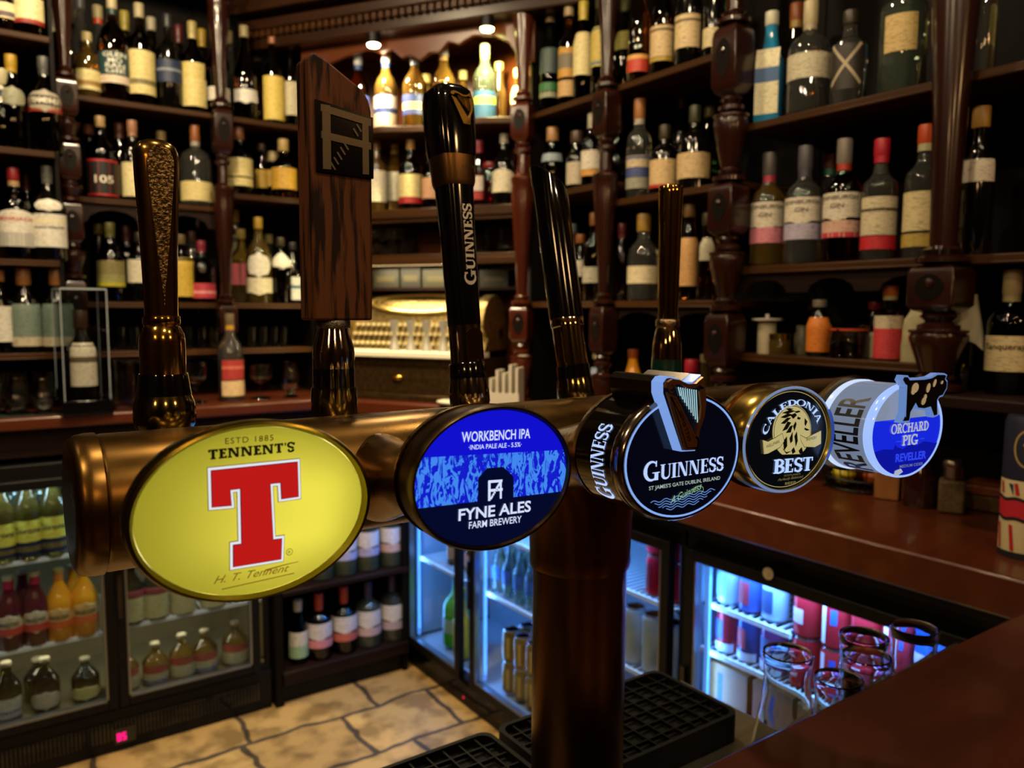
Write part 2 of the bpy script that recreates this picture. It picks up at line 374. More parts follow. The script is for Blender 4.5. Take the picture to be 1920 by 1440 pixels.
t, cx, cy = counter('back_counter', 'wooden counter under the whisky shelves carrying tasting glasses', -.9, 2.86, 1.13, Y1, 1.16, .04, COUNTER, None)
MB().box(-.9-cx, 2.90-cy, 1.1605, .30-cx, 3.0-cy, 1.1625).build('bar_mat', mat('green_mat', '16241c', .6), t)
box(-.9-cx, 2.90-cy, 1.03, 1.13-cx, 2.94-cy, 1.12).build('fascia', DWOOD, t)
t = thing('back_counter', 'angled wooden corner counter carrying the old brass till', 'counter', (1.2, 3.15, 0), radians(-57.3))
MB().prism([(-.2, -.2), (1.16, -.2), (1.10, .1), (.55, .5), (-.1, .4)], 1.11, 1.1593, lambda a, b, d: (a, b, d)).build('top', COUNTER, t, bevel=.005)
MB().prism([(-.16, -.14), (1.0, -.1), (1.0, .0), (-.1, .0)], .98, 1.10, lambda a, b, d: (a, b, d)).build('fascia', DWOOD, t)
# lower steel worktop that carries the drip trays, behind the front counter
t = thing('steel_worktop', 'low steel worktop under the black drip trays', 'worktop', (.4, .67, 0))
box(-.9, -.17, .875, .545, .185, .90).build('top', STEEL, t, bevel=.003); box(-.9, -.15, .0, .5, .16, .875).build('cupboard', BLACKM, t)
t = thing('glass_shelf', 'narrow steel shelf holding upturned pint glasses behind the front counter', 'shelf', (1.25, .57, .895))
box(-.29, -.07, -.012, .235, .105, 0).build('board', STEEL, t); MB().box(-.29, -.07, -.07, .235, -.06, -.012).build('bracket', BLACKM, t)
# ================================================================== turned posts
BLK = mat('post_recess_shade', '0a0402', .5, spec=.15)  # near-black paints the shade of the oval recesses in the blocks
def post(x, y, rz, blocks, r, label, z0=1.0, z1=2.75, m=MAHOG):
    t = thing('turned_post', label, 'post', (x, y, z0), rz, group='turned shelf posts')
    prev = z0; prof = []
    def vase(a, b):
        L = b-a
        return [(r*.55, a), (r*1.0, a+.004), (r*1.0, a+.014), (r*.6, a+.02), (r*.75, a+.03), (r*.5, a+.038), (r*.62, a+L*.25), (r*.95, a+L*.55), (r*1.08, a+L*.68), (r*1.02, a+L*.74), (r*1.1, a+L*.755), (r*1.1, a+L*.785), (r*.55, a+L*.81), (r*.5, b-.045), (r*.8, b-.035), (r*.8, b-.025), (r*.5, b-.018), (r*.72, b-.008), (r*.6, b)]
    for i, (b0, b1) in enumerate(blocks+[(z1, z1)]):
        if b0-prev > .05:
            MB().lathe([(q, z-z0) for q, z in vase(prev, b0)], 24).build('turned_section', m, t)
        if b1 > b0:
            k = r*.92; h = b1-b0; e = h*.16
            poly = [(-k, b0+e), (-k*.5, b0), (k*.5, b0), (k, b0+e), (k, b1-e), (k*.6, b1-e*.25), (0, b1), (-k*.6, b1-e*.25), (-k, b1-e)]
            bl = MB().rings([[(-q, -q, z_-z0), (q, -q, z_-z0), (q, q, z_-z0), (-q, q, z_-z0)] for q, z_ in ((k*.5, b0), (k*.82, b0+e*.35), (k, b0+e), (k, b1-e*1.1), (k*.93, b1-e*.5), (k*.75, b1-e*.15), (k*.5, b1))]).build('block', m, t, bevel=.003)
            ins = MB()
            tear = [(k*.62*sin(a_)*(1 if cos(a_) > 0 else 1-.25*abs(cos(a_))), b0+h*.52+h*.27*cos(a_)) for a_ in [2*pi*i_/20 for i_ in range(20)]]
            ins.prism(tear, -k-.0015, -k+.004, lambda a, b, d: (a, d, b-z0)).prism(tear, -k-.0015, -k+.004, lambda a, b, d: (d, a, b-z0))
            ins.build('recess_shade', BLK, bl)
            MB().lathe([(.2*r, 0), (.17*r, .003), (.0, .006)], 12, cap1=False).build('boss', m, bl, loc=(0, -k-.001, b0+h*.62-z0), rot=(radians(90), 0, 0))
        prev = b1
    return t
post(.345, 3.10, 0, [(1.43, 1.60), (1.72, 1.86), (1.93, 2.06), (2.14, 2.27)], .036, 'mahogany post of carved blocks between the end bay and the brass-handle bay', 1.165, 2.74)
post(.858, 3.12, 0, [(1.40, 1.52), (2.08, 2.25)], .036, 'mahogany turned post behind the brass tap handle and red label whisky', 1.165, 2.74)
post(1.695, 2.345, radians(-57), [(1.38, 1.52), (2.10, 2.24)], .038, 'bright reddish turned post beside the lit corner shelf', 1.165, 2.74, vary(mat('lit_mahogany', '4a1c0c', .24, coat=.3), (12, 12, 3), .6))  # redder, lighter copy: the glow of the lit corner put into the colour
post(1.70, 1.905, radians(-90), [(1.36, 1.52), (2.04, 2.19)], .036, 'dark turned post between the black and gold tap handles', 1.055, 2.74)
post(1.695, 1.41, radians(-90), [(1.35, 1.50), (1.70, 1.84), (2.06, 2.24)], .043, 'dark turned post left of the blue gin bottle', 1.055, 2.74)
post(1.685, .84, radians(-90), [(1.50, 1.60)], .052, 'thick dark turned post right of the pink gin bottles', 1.3355, 2.74)
# ================================================================== open shelving
def shelving(label, loc, rz, W, depth, zs, back, sides=(True, True), parts=None, ztop=2.74, zbot=1.17, th=.018):
    t = thing('bottle_shelving', label, 'shelves', loc, rz, group='back bar shelving')
    for z in zs:
        MB().box(0, 0, z-th, W, depth-.01, z).box(-.0, -.002, z-th-.003, W, .012, z-th+.004).build('shelf', SHELFW, t, bevel=.003)
    box(0, depth-.01, zbot, W, depth, ztop).build('back_panel', BACKW, t)
    if sides[0]: box(-.012, .02, zbot, 0, depth, ztop).build('side_panel', BACKW, t)
    if sides[1]: box(W, .02, zbot, W+.012, depth, ztop).build('side_panel', BACKW, t)
    return t
def valance(t, x0, x1, z, drop, n):
    pts = [(x0, z), (x0, z-drop)]; wv = (x1-x0)/n
    for i in range(n):
        a = x0+i*wv
        pts += [(a+wv*.12, z-drop)]+[(a+wv*.5+wv*.34*cos(radians(q)), z-drop+drop*.75*sin(radians(q))) for q in range(180, -1, -30)]+[(a+wv*.88, z-drop)]
    pts += [(x1, z-drop), (x1, z)]
    MB().prism(pts, .012, .026).build('valance', DWOOD, t)
ZA = (2.367, 2.006, 1.656, 1.354)
shelving('whisky shelving of the end bay left of the carved block post', (-.75, 3.0, 0), 0, 1.045, .53, ZA, True)
ZB = (2.235, 1.889, 1.524, 1.346)
t = shelving('whisky shelving behind the brass tap handle, between two turned posts', (.36, 3.15, 0), 0, .49, .38, ZB, True, (False, False)); valance(t, 0, .49, 1.865, .06, 2); valance(t, 0, .49, 1.322, .02, 3)
ZCc = (2.235, 1.946, 1.524, 1.346)
shelving('whisky shelving behind the wooden tap handle', (.866, 3.15, 0), 0, .35, .38, ZCc, True, (False, True))
ZD1 = (2.20, 1.913, 1.532, 1.16); ZD2 = (2.20, 1.85, 1.532, 1.16)
shelving('bottle shelving between the reddish post and the thin dark post', (1.72, 2.35, 0), radians(-90), .445, .38, ZD1, True, (True, False), zbot=1.06)
t = shelving('bottle shelving behind the gold tap handle', (1.72, 1.90, 0), radians(-90), .49, .38, ZD2, True, (False, False), zbot=1.06); valance(t, 0, .49, 1.505, .03, 2)
ZE = (1.99, 1.62, 1.39)
t = shelving('gin shelving at the right between two dark turned posts', (1.72, 1.405, 0), radians(-90), .56, .38, ZE, True, (False, False), zbot=1.06); valance(t, 0, .56, 1.595, .045, 3)
t = shelving('bottle shelving beyond the thick turned post', (1.72, .84, 0), radians(-90), .75, .38, (1.99, 1.62), True, (False, False), zbot=1.06)
MB().box(-.09, -.10, 1.31, .75, .37, 1.335).build('shelf', DWOOD, t, bevel=.004)
# ================================================================== lit corner cabinet
DG = radians(-57.3)
def dg(s, n, z=0):   # point of the diagonal corner: s along it, n inward
    return Vector((1.2+s*cos(DG)-n*sin(DG), 3.15+s*sin(DG)+n*cos(DG), z))
cc = thing('corner_cabinet', 'angled corner cabinet with brightly lit top shelf of bottles above the till', 'cabinet', (1.2, 3.15, 0), DG)
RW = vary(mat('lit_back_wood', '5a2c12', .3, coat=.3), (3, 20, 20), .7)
serp = [(0.0, .02)]+[(x/40, -.028-.022*cos((x/40-.36)*2*pi/.40)) for x in range(1, 38)]+[(.955, .02), (.93, .1), (.62, .36), (.2, .36), (.0, .2)]
MB().prism(serp, 2.173, 2.195, lambda a, b, d: (a, b, d)).build('shelf', SHELFW, cc, bevel=.002)
flatp = [(0, -.01), (.955, -.01), (.955, .06), (.62, .36), (.2, .36), (0, .2)]
for z, th in ((1.888, .035), (1.714, .022)): MB().prism(flatp, z-th, z, lambda a, b, d: (a, b, d)).build('shelf', SHELFW, cc, bevel=.003)
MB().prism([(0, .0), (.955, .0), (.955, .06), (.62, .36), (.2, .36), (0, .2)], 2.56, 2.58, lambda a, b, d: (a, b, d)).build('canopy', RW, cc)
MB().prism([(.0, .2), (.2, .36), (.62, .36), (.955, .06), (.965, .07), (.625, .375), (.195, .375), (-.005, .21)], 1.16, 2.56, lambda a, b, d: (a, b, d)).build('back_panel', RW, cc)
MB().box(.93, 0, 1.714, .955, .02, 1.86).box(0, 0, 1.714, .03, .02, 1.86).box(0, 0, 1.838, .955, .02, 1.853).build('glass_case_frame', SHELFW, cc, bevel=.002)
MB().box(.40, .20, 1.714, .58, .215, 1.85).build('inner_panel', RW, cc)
co = MB(); co.box(-.25, -.10, 2.60, 1.2, .02, 2.64).box(-.27, -.13, 2.66, 1.22, .02, 2.72).box(-.3, -.17, 2.74, 1.25, .02, 2.80).box(-.24, -.07, 2.535, 1.19, .02, 2.60).box(-.3, -.19, 2.80, 1.25, .02, CEIL)
co.build('cornice', vary(mat('cornice_wood', '301a0c', .3, coat=.3), (4, 30, 30), .6), cc, bevel=.006)
dn = MB()
for i in range(46): dn.box(-.2+i*.03, -.095, 2.575, -.2+i*.03+.018, -.06, 2.597)
dn.build('dentil_row', SHELFW, cc)
va = [(-.02, 2.54), (-.02, 2.43), (.03, 2.40), (.06, 2.44), (.12, 2.47), (.2, 2.49), (.3, 2.50), (.36, 2.475), (.40, 2.49), (.44, 2.455), (.48, 2.46), (.52, 2.435), (.56, 2.46), (.60, 2.455), (.64, 2.49), (.68, 2.475), (.74, 2.50), (.82, 2.49), (.88, 2.46), (.92, 2.40), (.98, 2.38), (.98, 2.54)]
MB().prism(va, .0, .02).build('carved_valance', RW, cc, bevel=.004)
for s, ez, nm, pw, colr, hx in ((.325, 2.545, 'bright white downlight in the corner canopy above the wooden tap handle', 52, (1, .78, .48), 'fff0c8'), (.794, 2.55, 'yellowish downlight in the corner canopy above the black tap handles', 75, (1, .86, .36), 'f2f08c')):
    p = dg(s+.025, -.05, 2.512); t = thing('downlight', nm, 'light', p, DG, group='corner canopy downlights')
    MB().lathe([(.025, -.012), (.025, .025)], 20).build('rim', BLACKM, t); MB().lathe([(.022, -.02), (.024, -.013)], 20).build('bulb', mat('bulb_'+hx, hx, .3, emit=30, ecol=hx), t)
    lamp('bulb_lamp', 'SPOT', p+Vector((0, 0, -.035)), pw*.8, colr, .022, dg(s+(.5-s)*.3, .16, 2.15), 120, blend=.7)
# ================================================================== fridges
WIRE = mat('white_wire', 'd8dce0', .4); FINT = mat('fridge_lining', 'b8bcc0', .4)
def fridge(label, loc, rz, W, H, D, doors, gz, racks, led, lpow, lcol, lining=None, ledstrip=True, toplight=True):
    t = thing('bottle_fridge', label, 'fridge', loc, rz, group='under counter bottle fridges')
    z0, z1 = gz
    zb = min(.15, z0-.025)
    b = MB().box(0, .03, zb, W, D, z0-.02).box(0, .03, z1+.02, W, D, H).box(0, .03, z0-.02, .018, D, z1+.02).box(W-.018, .03, z0-.02, W, D, z1+.02).box(0, D-.02, z0-.02, W, D, z1+.02)
    b.box(0, .02, .0, W, D, zb); b.build('cabinet', BLACKM, t, bevel=.003)
    MB().box(.018, .05, z0-.02, W-.018, D-.02, z0-.012).box(.018, D-.028, z0-.012, W-.018, D-.02, z1+.02).box(.0181, .06, z0, .026, D-.02, z1).box(W-.026, .06, z0, W-.0181, D-.02, z1).build('lining', lining or FINT, t)
    g = MB()
    for i in range(int(W/.012)-6): g.box(.03+i*.012, .012, .045, .036+i*.012, .0205, min(.11, zb-.01))
    g.build('vent_grille', BLACK, t)
    for x0, x1 in doors:
        f = .03; d = MB().box(x0-f, 0, z0-f, x0, .028, z1+f).box(x1, 0, z0-f, x1+f, .028, z1+f).box(x0, 0, z0-f, x1, .028, z0).box(x0, 0, z1, x1, .028, z1+f).build('door', BLACKM, t, bevel=.003)
        MB().box(x0, .012, z0, x1, .014, z1).build('pane', PANE, d)
        fr = MB().box(x0, .003, z0, x0+.006, .027, z1).box(x1-.006, .003, z0, x1, .027, z1).box(x0, .003, z0, x1, .027, z0+.006).build('inner_trim', mat('alu_trim', '9aa0a6', .35, 1.0), d)
        MB().box(x0-.026, -.012, (z0+z1)/2-.09, x0-.012, 0, (z0+z1)/2+.09).build('handle', BLACK, d)
    for z, xa, xb in racks:
        r = MB().box(xa, .052, z-.012, xb, .06, z)
        for i in range(int((xb-xa)/.022)+1): r.box(xa+i*.022, .052, z-.006, xa+i*.022+.004, D-.05, z-.001)
        r.build('wire_rack', WIRE, t)
    if ledstrip:
        for x0, x1 in doors:
            MB().box(x0+.012, .034, z0+.01, x0+.024, .044, z1-.01).build('led_strip', mat('led_%s' % led, led, .3, emit=.85, ecol=led), t)
    R3 = Matrix.Rotation(rz, 4, 'Z'); L = Vector(loc)
    for x0, x1 in doors:
        p = L+R3@Vector(((x0+x1)/2, .042, z1+.008)); q = L+R3@Vector(((x0+x1)/2, .22, z0))
        if toplight: lamp('fridge_light', 'AREA', p, lpow, lcol, (x1-x0)*.8, q, size_y=.02)
        if ledstrip:
            p = L+R3@Vector((x0+.02, .04, (z0+z1)/2)); q = L+R3@Vector((x0+.30, .30, (z0+z1)/2))
            lo = lamp('fridge_light', 'AREA', p, lpow*.8, lcol, .02, q, size_y=(z1-z0)*.9)
    return t
FL = fridge('black glass fronted fridge of beer bottles under the whisky counter', (-.36, 2.84, 0), 0, 1.275, 1.01, .5, [(.02, .722), (.785, 1.20)], (.19, .935), [(.70, .03, .73), (.415, .03, .73), (.42, .76, 1.25), (.70, .76, 1.25)], 'a8c8e0', 1.9, (.55, .85, 1.0), mat('warm_lining', '6e6448', .5), ledstrip=False)
MB().box(.735, .008, .03, .80, .021, .085).build('control_panel', BLACK, FL)
mb = MB().use(em('ff1078', 1.6)); mb2 = mb
for k, segs in enumerate(('abcdefg', 'acdfg')):
    ox = .738+k*.016
    for s_ in segs:
        q = {'a': (0, .022, .012, .026), 'g': (0, .011, .012, .015), 'd': (0, 0, .012, .004), 'f': (0, .012, .004, .026), 'b': (.008, .012, .012, .026), 'e': (0, 0, .004, .013), 'c': (.008, 0, .012, .013)}[s_]
        mb.box(ox+q[0]+.004, .005, .042+q[1], ox+q[2]+.004, .0079, .042+q[3])
mb.build('temperature_display', None, FL)
BLUE = (.13, .40, 1.0)
FR1 = fridge('black fridge with blue light, behind the beer column', (1.50, 2.90, 0), radians(-90), 1.52, .97, .44, [(.03, .40), (.535, 1.46)], (.13, .87), [(.70, .03, .42), (.47, .03, .42), (.70, .52, 1.47), (.47, .52, 1.47)], '6aa4ff', 6.5, BLUE, mat('blue_lining', '8a98a8', .45))
MB().lathe([(.004, 0), (.004, .002)], 10).build('power_light', em('e01038', 1.4), FR1, loc=(.47, -.001, .05), rot=(radians(90), 0, 0))
FR2 = fridge('black fridge of red cans with blue light, behind the upturned pint glasses', (1.50, 1.375, 0), radians(-90), .875, .97, .44, [(.05, .80)], (.13, .87), [(.755, .04, .3), (.63, .03, .84), (.37, .03, .84)], '6aa4ff', 7.5, BLUE, mat('blue_lining', '8a98a8', .45))
MB().lathe([(.014, 0), (.014, .003)], 24).lathe([(.006, .003), (.006, .005)], 16).build('lock_badge', mat('cream_badge', 'a89878', .4), FR2, loc=(.275, -.001, .903), rot=(radians(90), 0, 0))
# open bottle cupboard between the two fridges
cu = thing('bottle_cupboard', 'dark open cupboard of gin bottles between the fridges', 'cupboard', (.925, 2.84, 0))
for z, th in ((.444, .02), (.127, .05)): box(.02, .0, z-th, .56, .38, z).build('shelf', DWOOD, cu, bevel=.003)
MB().box(0, 0, 0, .03, .4, 1.03).box(.54, 0.01, 0, .56, .4, 1.03).build('side_panel', BACKW, cu); box(0, .38, 0, .56, .4, 1.03).build('back_panel', BACKW, cu); box(.02, .03, 0, .56, .05, .08).build('plinth', BLACKM, cu)

# added warm lights, no fixture seen: in the beer fridge, under the corner shelf
for x, pw in ((.10, .8), (.55, .5), (.92, .9)):
    lamp('fridge_light', 'AREA', (-.36+x, 2.84+.075, .40), pw*.7, (1, .86, .55), .25, (-.36+x, 2.84+.35, .12), size_y=.02)  # unseen warm fill added to brighten the lower bottles
t = thing('added_shelf_light', 'added unseen strip of warm light under the corner shelf, brightening the till', 'light', dg(.47, .05, 1.692), DG)  # strip light added to brighten the till, no such fixture seen
MB().box(0, -.012, 1.674, .955, -.002, 1.70).build('shelf_lip', SHELFW, cc, bevel=.002)  # lip added to hide the strip from view
box(-.22, -.010, -.014, .22, .010, 0).build('housing', CHROME, t); box(-.21, -.007, -.016, .21, .007, -.014).build('diffuser', mat('added_strip_diffuser', 'ffe0a8', .4, emit=1.5, ecol='ffd898'), t)
lamp('added_strip_lamp', 'AREA', dg(.47, .05, 1.672), 2.8, (1, .80, .48), .42, dg(.47, .06, 1.2), size_y=.02).rotation_euler.rotate_axis('Z', 0)
# ================================================================== beer font (T bar)
PY, PZ, PR = .63, 1.36, .05
HX = [.138, .285, .434, .578, .722]
fo = thing('beer_font', 'long brass beer pipe on a single round column carrying five taps', 'beer font', (.534, PY, .90))
def xr(prof, n=48):  # lathe about the pipe axis, prof = [(x, r)]
    return [[(x-.534, r*cos(2*pi*j/n), PZ-.90+r*sin(2*pi*j/n)) for j in range(n)] for x, r in prof]
MB().rings(xr([(.0795, .0492), (.082, PR), (.55, PR), (1.03, PR)])).build('pipe', BRASS, fo)
MB().rings(xr([(.0605, .030), (.0605, .044), (.062, .0475), (.066, .0502), (.072, .0512), (.0785, .0512), (.0795, .0498), (.0795, .03)])).build('end_cap', BRASS, fo)
MB().rings(xr([(1.03, .03), (1.03, .0515), (1.038, .0515), (1.045, .050), (1.052, .045), (1.056, .036), (1.057, .02)])).build('end_cap', BRASS, fo)
MB().lathe([(.05, 0), (.05, .34)], 48).build('column', COPPERY, fo)
MB().lathe([(.0518, 0), (.0518, .006), (.0512, .016), (.0503, .02)], 40).build('base_flange', COPPERY, fo)
def ell(z, rx, ry, n=48): return [(rx*cos(2*pi*j/n), ry*sin(2*pi*j/n), z-.90) for j in range(n)]
MB().rings([ell(1.232, .0505, .0505), ell(1.232, .0530, .0530), ell(1.237, .0540, .0540), ell(1.246, .0535, .0535), ell(1.28, .0555, .0535), ell(1.305, .060, .053), ell(1.325, .069, .052), ell(1.345, .086, .0508), ell(1.358, .105, .0503)]).build('coupling', COPPERY, fo)
BADGE = [(.138, .452, 1.384, .0655, .0485), (.285, .423, 1.391, .060, .0445), (.434, .395, 1.394, .060, .0445), (.583, .413, 1.391, .059, .0432), (.722, .383, 1.391, .061, .0425)]
BACK = [.480, .446, .446, .440, .440]
def ringY(y, cx, cz, rx, rz, n=48): return [(cx-.534+rx*cos(2*pi*j/n), y-PY, cz-.90+rz*sin(2*pi*j/n)) for j in range(n)]
for (X, yf, zc, rx, rz), yb in zip(BADGE, BACK):
    MB().rings([ringY(.605, X, PZ, .030, .038), ringY(.585, X, PZ+.001, .033, .036), ringY(.575, X, PZ+.002, .031, .033), ringY(.545, X, PZ+.008, .027, .027), ringY(.53, X, PZ+.012, .029, .028),
                ringY(yb+.045, X, zc-.012, .036, .030), ringY(yb+.022, X, zc-.004, .048, .037), ringY(yb+.006, X, zc, .060, .046), ringY(yb, X, zc, .062, .047)]).build('badge_neck', BRASS, fo)
# ================================================================== badges
FM = lambda a, b, d: (a, -d, b)
def oring(y, rx, rz, n=64): return [(rx*cos(2*pi*j/n), y, rz*sin(2*pi*j/n)) for j in range(n)]
def annulus(mb, rx0, rz0, rx1, rz1, d):
    n = 64; a = oval(rx0, rz0, n); b = oval(rx1, rz1, n)
    mb.raw([FM(*p, d) for p in a]+[FM(*p, d) for p in b], [(i, (i+1) % n, (i+1) % n+n, i+n) for i in range(n)])
def badge(i, label):
    X, yf, zc, rx, rz = BADGE[i]
    return thing('beer_badge', label, 'beer badge', (X, yf, zc), group='lit badges along the beer pipe'), rx, rz
D1, D2, D3, D4 = .0004, .0008, .0012, .0016
# --- T
b, rx, rz = badge(0, 'oval glowing yellow badge with a big red letter T')
tb = vary(mat('olive_brass', '8a7a2c', .24, 1.0), (30, 30, 30), .7)
MB().rings([oring(.027, .055, .042), oring(.027, .064, .048), oring(.018, .0685, .0505), oring(.008, .0708, .0525), oring(.0, .0712, .0528), oring(-.0035, .070, .0518), oring(-.004, .0678, .0505), oring(.0005, .0655, .0486)], True, False).build('housing', tb, b)
ym = bpy.data.materials.new('yellow_lens'); ym.use_nodes = True; nt = ym.node_tree; nt.nodes.clear()
o_ = nt.nodes.new('ShaderNodeOutputMaterial'); tr_ = nt.nodes.new('ShaderNodeBsdfTranslucent'); di = nt.nodes.new('ShaderNodeBsdfPrincipled'); mx1 = nt.nodes.new('ShaderNodeMixShader')
tr_.inputs[0].default_value = (.92, .84, .12, 1); di.inputs['Base Color'].default_value = (.40, .36, .03, 1); di.inputs['Roughness'].default_value = .12
di.inputs['Emission Color'].default_value = (.64, .60, .035, 1); di.inputs['Emission Strength'].default_value = .6
mx1.inputs[0].default_value = .55; nt.links.new(tr_.outputs[0], mx1.inputs[1]); nt.links.new(di.outputs[0], mx1.inputs[2]); nt.links.new(mx1.outputs[0], o_.inputs[0])
f = MB().use(ym); f.flat(oval(.0655, .0486), 0, FM)
RED = [(-24.9, 26.3), (24.4, 26.0), (24.6, 5.2), (14.5, 5.1), (14.2, 14.9), (7.9, 15.0), (8.8, -18.7), (14.0, -18.9), (13.3, -31.0), (-14.3, -30.6), (-14.0, -18.0), (-9.3, -18.1), (-9.1, 14.3), (-15.0, 14.3), (-14.5, 5.2), (-25.0, 5.7)]
f.use(em('7a6a14', .8)).flat(offset(mm(RED), .0021), D1, FM); f.use(em('e8eaf4', .9)).flat(offset(mm(RED), .0017), D2, FM)
f.use(em('2a1038', .5)).flat(offset(mm(RED), .0003), D3, FM); f.use(em('c01a18', .9)).flat(offset(mm(RED), -.0001), D4, FM)
blk = em('1c1a06', .6)
f.use(blk); text(f, 'ESTD 1885', (-.0166, .0405), (.0107, .0401), .0033, D1, FM, space=1.2)
serif_text(f, "TENNENT'S", (-.026, .0325), (.0232, .0324), .0056, D1, FM, w=.25, t=.17, sf=.15, ov=.08)
f.use(blk); text(f, 'R', (.0180, -.0288), (.0196, -.0288), .0017, D1, FM); annulus_pts = arc(.0188, -.0279, .0019, .0019, 0, 330, 16); f.strip(annulus_pts, .0003, D1, FM, closed=True)
f.use(em('8a5c10', .7)); text(f, 'H. T. Tennent', (-.0252, -.0388), (.0185, -.0395), .0042, D1, FM, shear=.5)
f.strip(mm([(-20.9, -42.8), (-5.4, -42.3), (10, -41.8), (21.4, -41.4)]), .0005, D1, FM); f.strip(mm([(4, -36.4), (12, -35.6), (16, -35.2), (24.1, -34.8)]), .0009, D1, FM, .0003)
f.build('face', None, b, smooth=0)
X, yf, zc = BADGE[0][:3]
for bx, bz, bp_ in ((.045, .008, .016), (.040, -.018, .016), (.022, .014, .014), (.018, -.022, .013), (-.004, -.02, .012), (-.004, .012, .009), (-.03, -.014, .006), (-.03, .012, .004)): lamp('badge_bulb', 'POINT', (X+bx, yf+.0235, zc+bz), bp_, (1, .97, .8), .004)
# --- F
b, rx, rz = badge(1, 'oval blue lit badge with white lettering and a dark house shape')
MB().rings([oring(.022, .050, .038), oring(.022, .060, .046), oring(.006, .0630, .0478), oring(-.001, .0632, .048), oring(-.003, .0622, .0470), oring(-.003, .0608, .0455), oring(.001, .060, .0445)], True, False).build('housing', vary(mat('worn_bronze', '5c4a34', .34, 1.0), (60, 60, 60), .6), b)
fm_ = bpy.data.materials.new('blue_marbling'); fm_.use_nodes = True; nt = fm_.node_tree; p_ = nt.nodes['Principled BSDF']
tc = nt.nodes.new('ShaderNodeTexCoord'); mpn = nt.nodes.new('ShaderNodeMapping'); mpn.inputs['Scale'].default_value = (150, 150, 60); mpn.inputs['Rotation'].default_value = (0, .5, 0)
nz = nt.nodes.new('ShaderNodeTexNoise'); nz.inputs['Scale'].default_value = 1; nz.inputs['Detail'].default_value = 5; nz.inputs['Distortion'].default_value = 2.2; nz.inputs['Roughness'].default_value = .6
rp = nt.nodes.new('ShaderNodeValToRGB'); rp.color_ramp.interpolation = 'CONSTANT'; rp.color_ramp.elements[0].color = (*hexc('0c14c8'), 1); rp.color_ramp.elements[1].color = (*hexc('3f86ec'), 1); rp.color_ramp.elements[1].position = .495
nt.links.new(tc.outputs['Object'], mpn.inputs[0]); nt.links.new(mpn.outputs[0], nz.inputs[0]); nt.links.new(nz.outputs[0], rp.inputs[0]); nt.links.new(rp.outputs[0], p_.inputs['Emission Color']); p_.inputs['Emission Strength'].default_value = 1.0
p_.inputs['Base Color'].default_value = (.01, .02, .1, 1); p_.inputs['Roughness'].default_value = .12
f = MB(); ov_ = oval(.060, .0445)
U0, U1, W0, W1 = (-.0541, .0188), (.0536, .0130), (-.0534, -.0128), (.0552, -.0165)
f.use(em('1010cc', 1.0)).flat(clip_line(ov_, U0, U1, False), 0, FM)
f.use(fm_).flat(clip_line(clip_line(ov_, U0, U1, True), W0, W1, False), 0, FM)
nv = em('050a2c', .9); f.use(nv).flat(clip_line(ov_, W0, W1, True), 0, FM)
f.flat(mm([(-13.5, -14.4), (-13.2, 1.4), (-6.4, 7.0), (6.5, 6.4), (14.7, -1.1), (14.8, -15.4)]), D1, FM)
wt = em('d0dcfa', 1.0); f.use(wt)
text(f, 'WORKBENCH IPA', (-.026, .026), (.028, .0238), .0064, D2, FM, bold=.012)
text(f, '\u00b7INDIA PALE ALE - 5.5%\u00b7', (-.0206, .0206), (.0208, .0187), .003, D2, FM, bold=.008)
text(f, 'FYNE ALES', (-.0284, -.0245), (.029, -.0265), .0074, D2, FM, bold=.022); text(f, 'FARM BREWERY', (-.0206, -.031), (.0212, -.033), .0045, D2, FM, bold=.01)
def bench(f, x, z, s, d, mp, wq):  # workbench emblem: posts, two rails and a hatched brace
    P = lambda *q: [(x+a*s, z+b_*s) for a, b_ in q]
    f.strip(P((0, 0), (0, 1)), wq*1.1, d, mp); f.strip(P((-.06, .97), (.78, .92)), wq, d, mp); f.strip(P((-.04, .52), (.8, .48)), wq, d, mp); f.strip(P((.68, .9), (.69, .02)), wq*.9, d, mp)
    f.strip(P((.08, .08), (.36, .44)), wq*.8, d, mp); f.strip(P((.42, .56), (.66, .86)), wq*.9, d, mp)
bench(f, -.0048, -.0148, .0132, D2, FM, .0018)
f.use(nv)
for q in (.2, .4, .6, .8): f.strip([(-.0030+.0052*q-.0006, -.0131+.0062*q+.0006), (-.0030+.0052*q+.0006, -.0131+.0062*q-.0006)], .0003, D3, FM)
f.build('face', None, b, smooth=0)
# --- G
b, rx, rz = badge(2, 'black round badge with white serif lettering and a raised harp on top')
CHR = mat('dark_chrome', '90857a', .15, 1.0); LB = em('86aef4', .95); SR = em('b4ccff', 1.05)
dr = MB().use(BLACK); dr.rings([oring(.051, .050, .037), oring(.051, .0615, .0458), oring(.012, .0622, .0464)], True, False)
dr.use(CHR).rings([oring(.012, .0622, .0464), oring(.010, .0640, .0478), oring(.006, .0645, .0483), oring(.002, .064, .0478), oring(.000, .0622, .0464), oring(.0, .060, .0445)], False, False)
dr.use(SR)
sm = lambda a, b_, d: (-.0623*sqrt(max(0, 1-(a/.0464)**2))-.0004, .0165+(.036-b_), a)
sm2 = lambda R_, Z_, y0: (lambda a, b_, d: (-R_*sqrt(max(.05, 1-(a/Z_)**2))-.0005, y0+b_, a))
serif_text(dr, 'GUINNESS', (-.030, .0), (.0255, .0), .0135, 0, sm2(.0622, .0464, .019), big0=1.25, w=.2, t=.07)
dr.build('drum', None, b)
f = MB().use(em('030510', 1.0)); f.flat(oval(.0600, .0445), 0, FM); f.use(LB); annulus(f, .0582, .0432, .0602, .0447, D1)
f.use(SR); serif_text(f, 'GUINNESS', (-.0411, -.0140), (.0438, -.0150), .0108, D1, FM, big0=1.3, w=.21, t=.065)
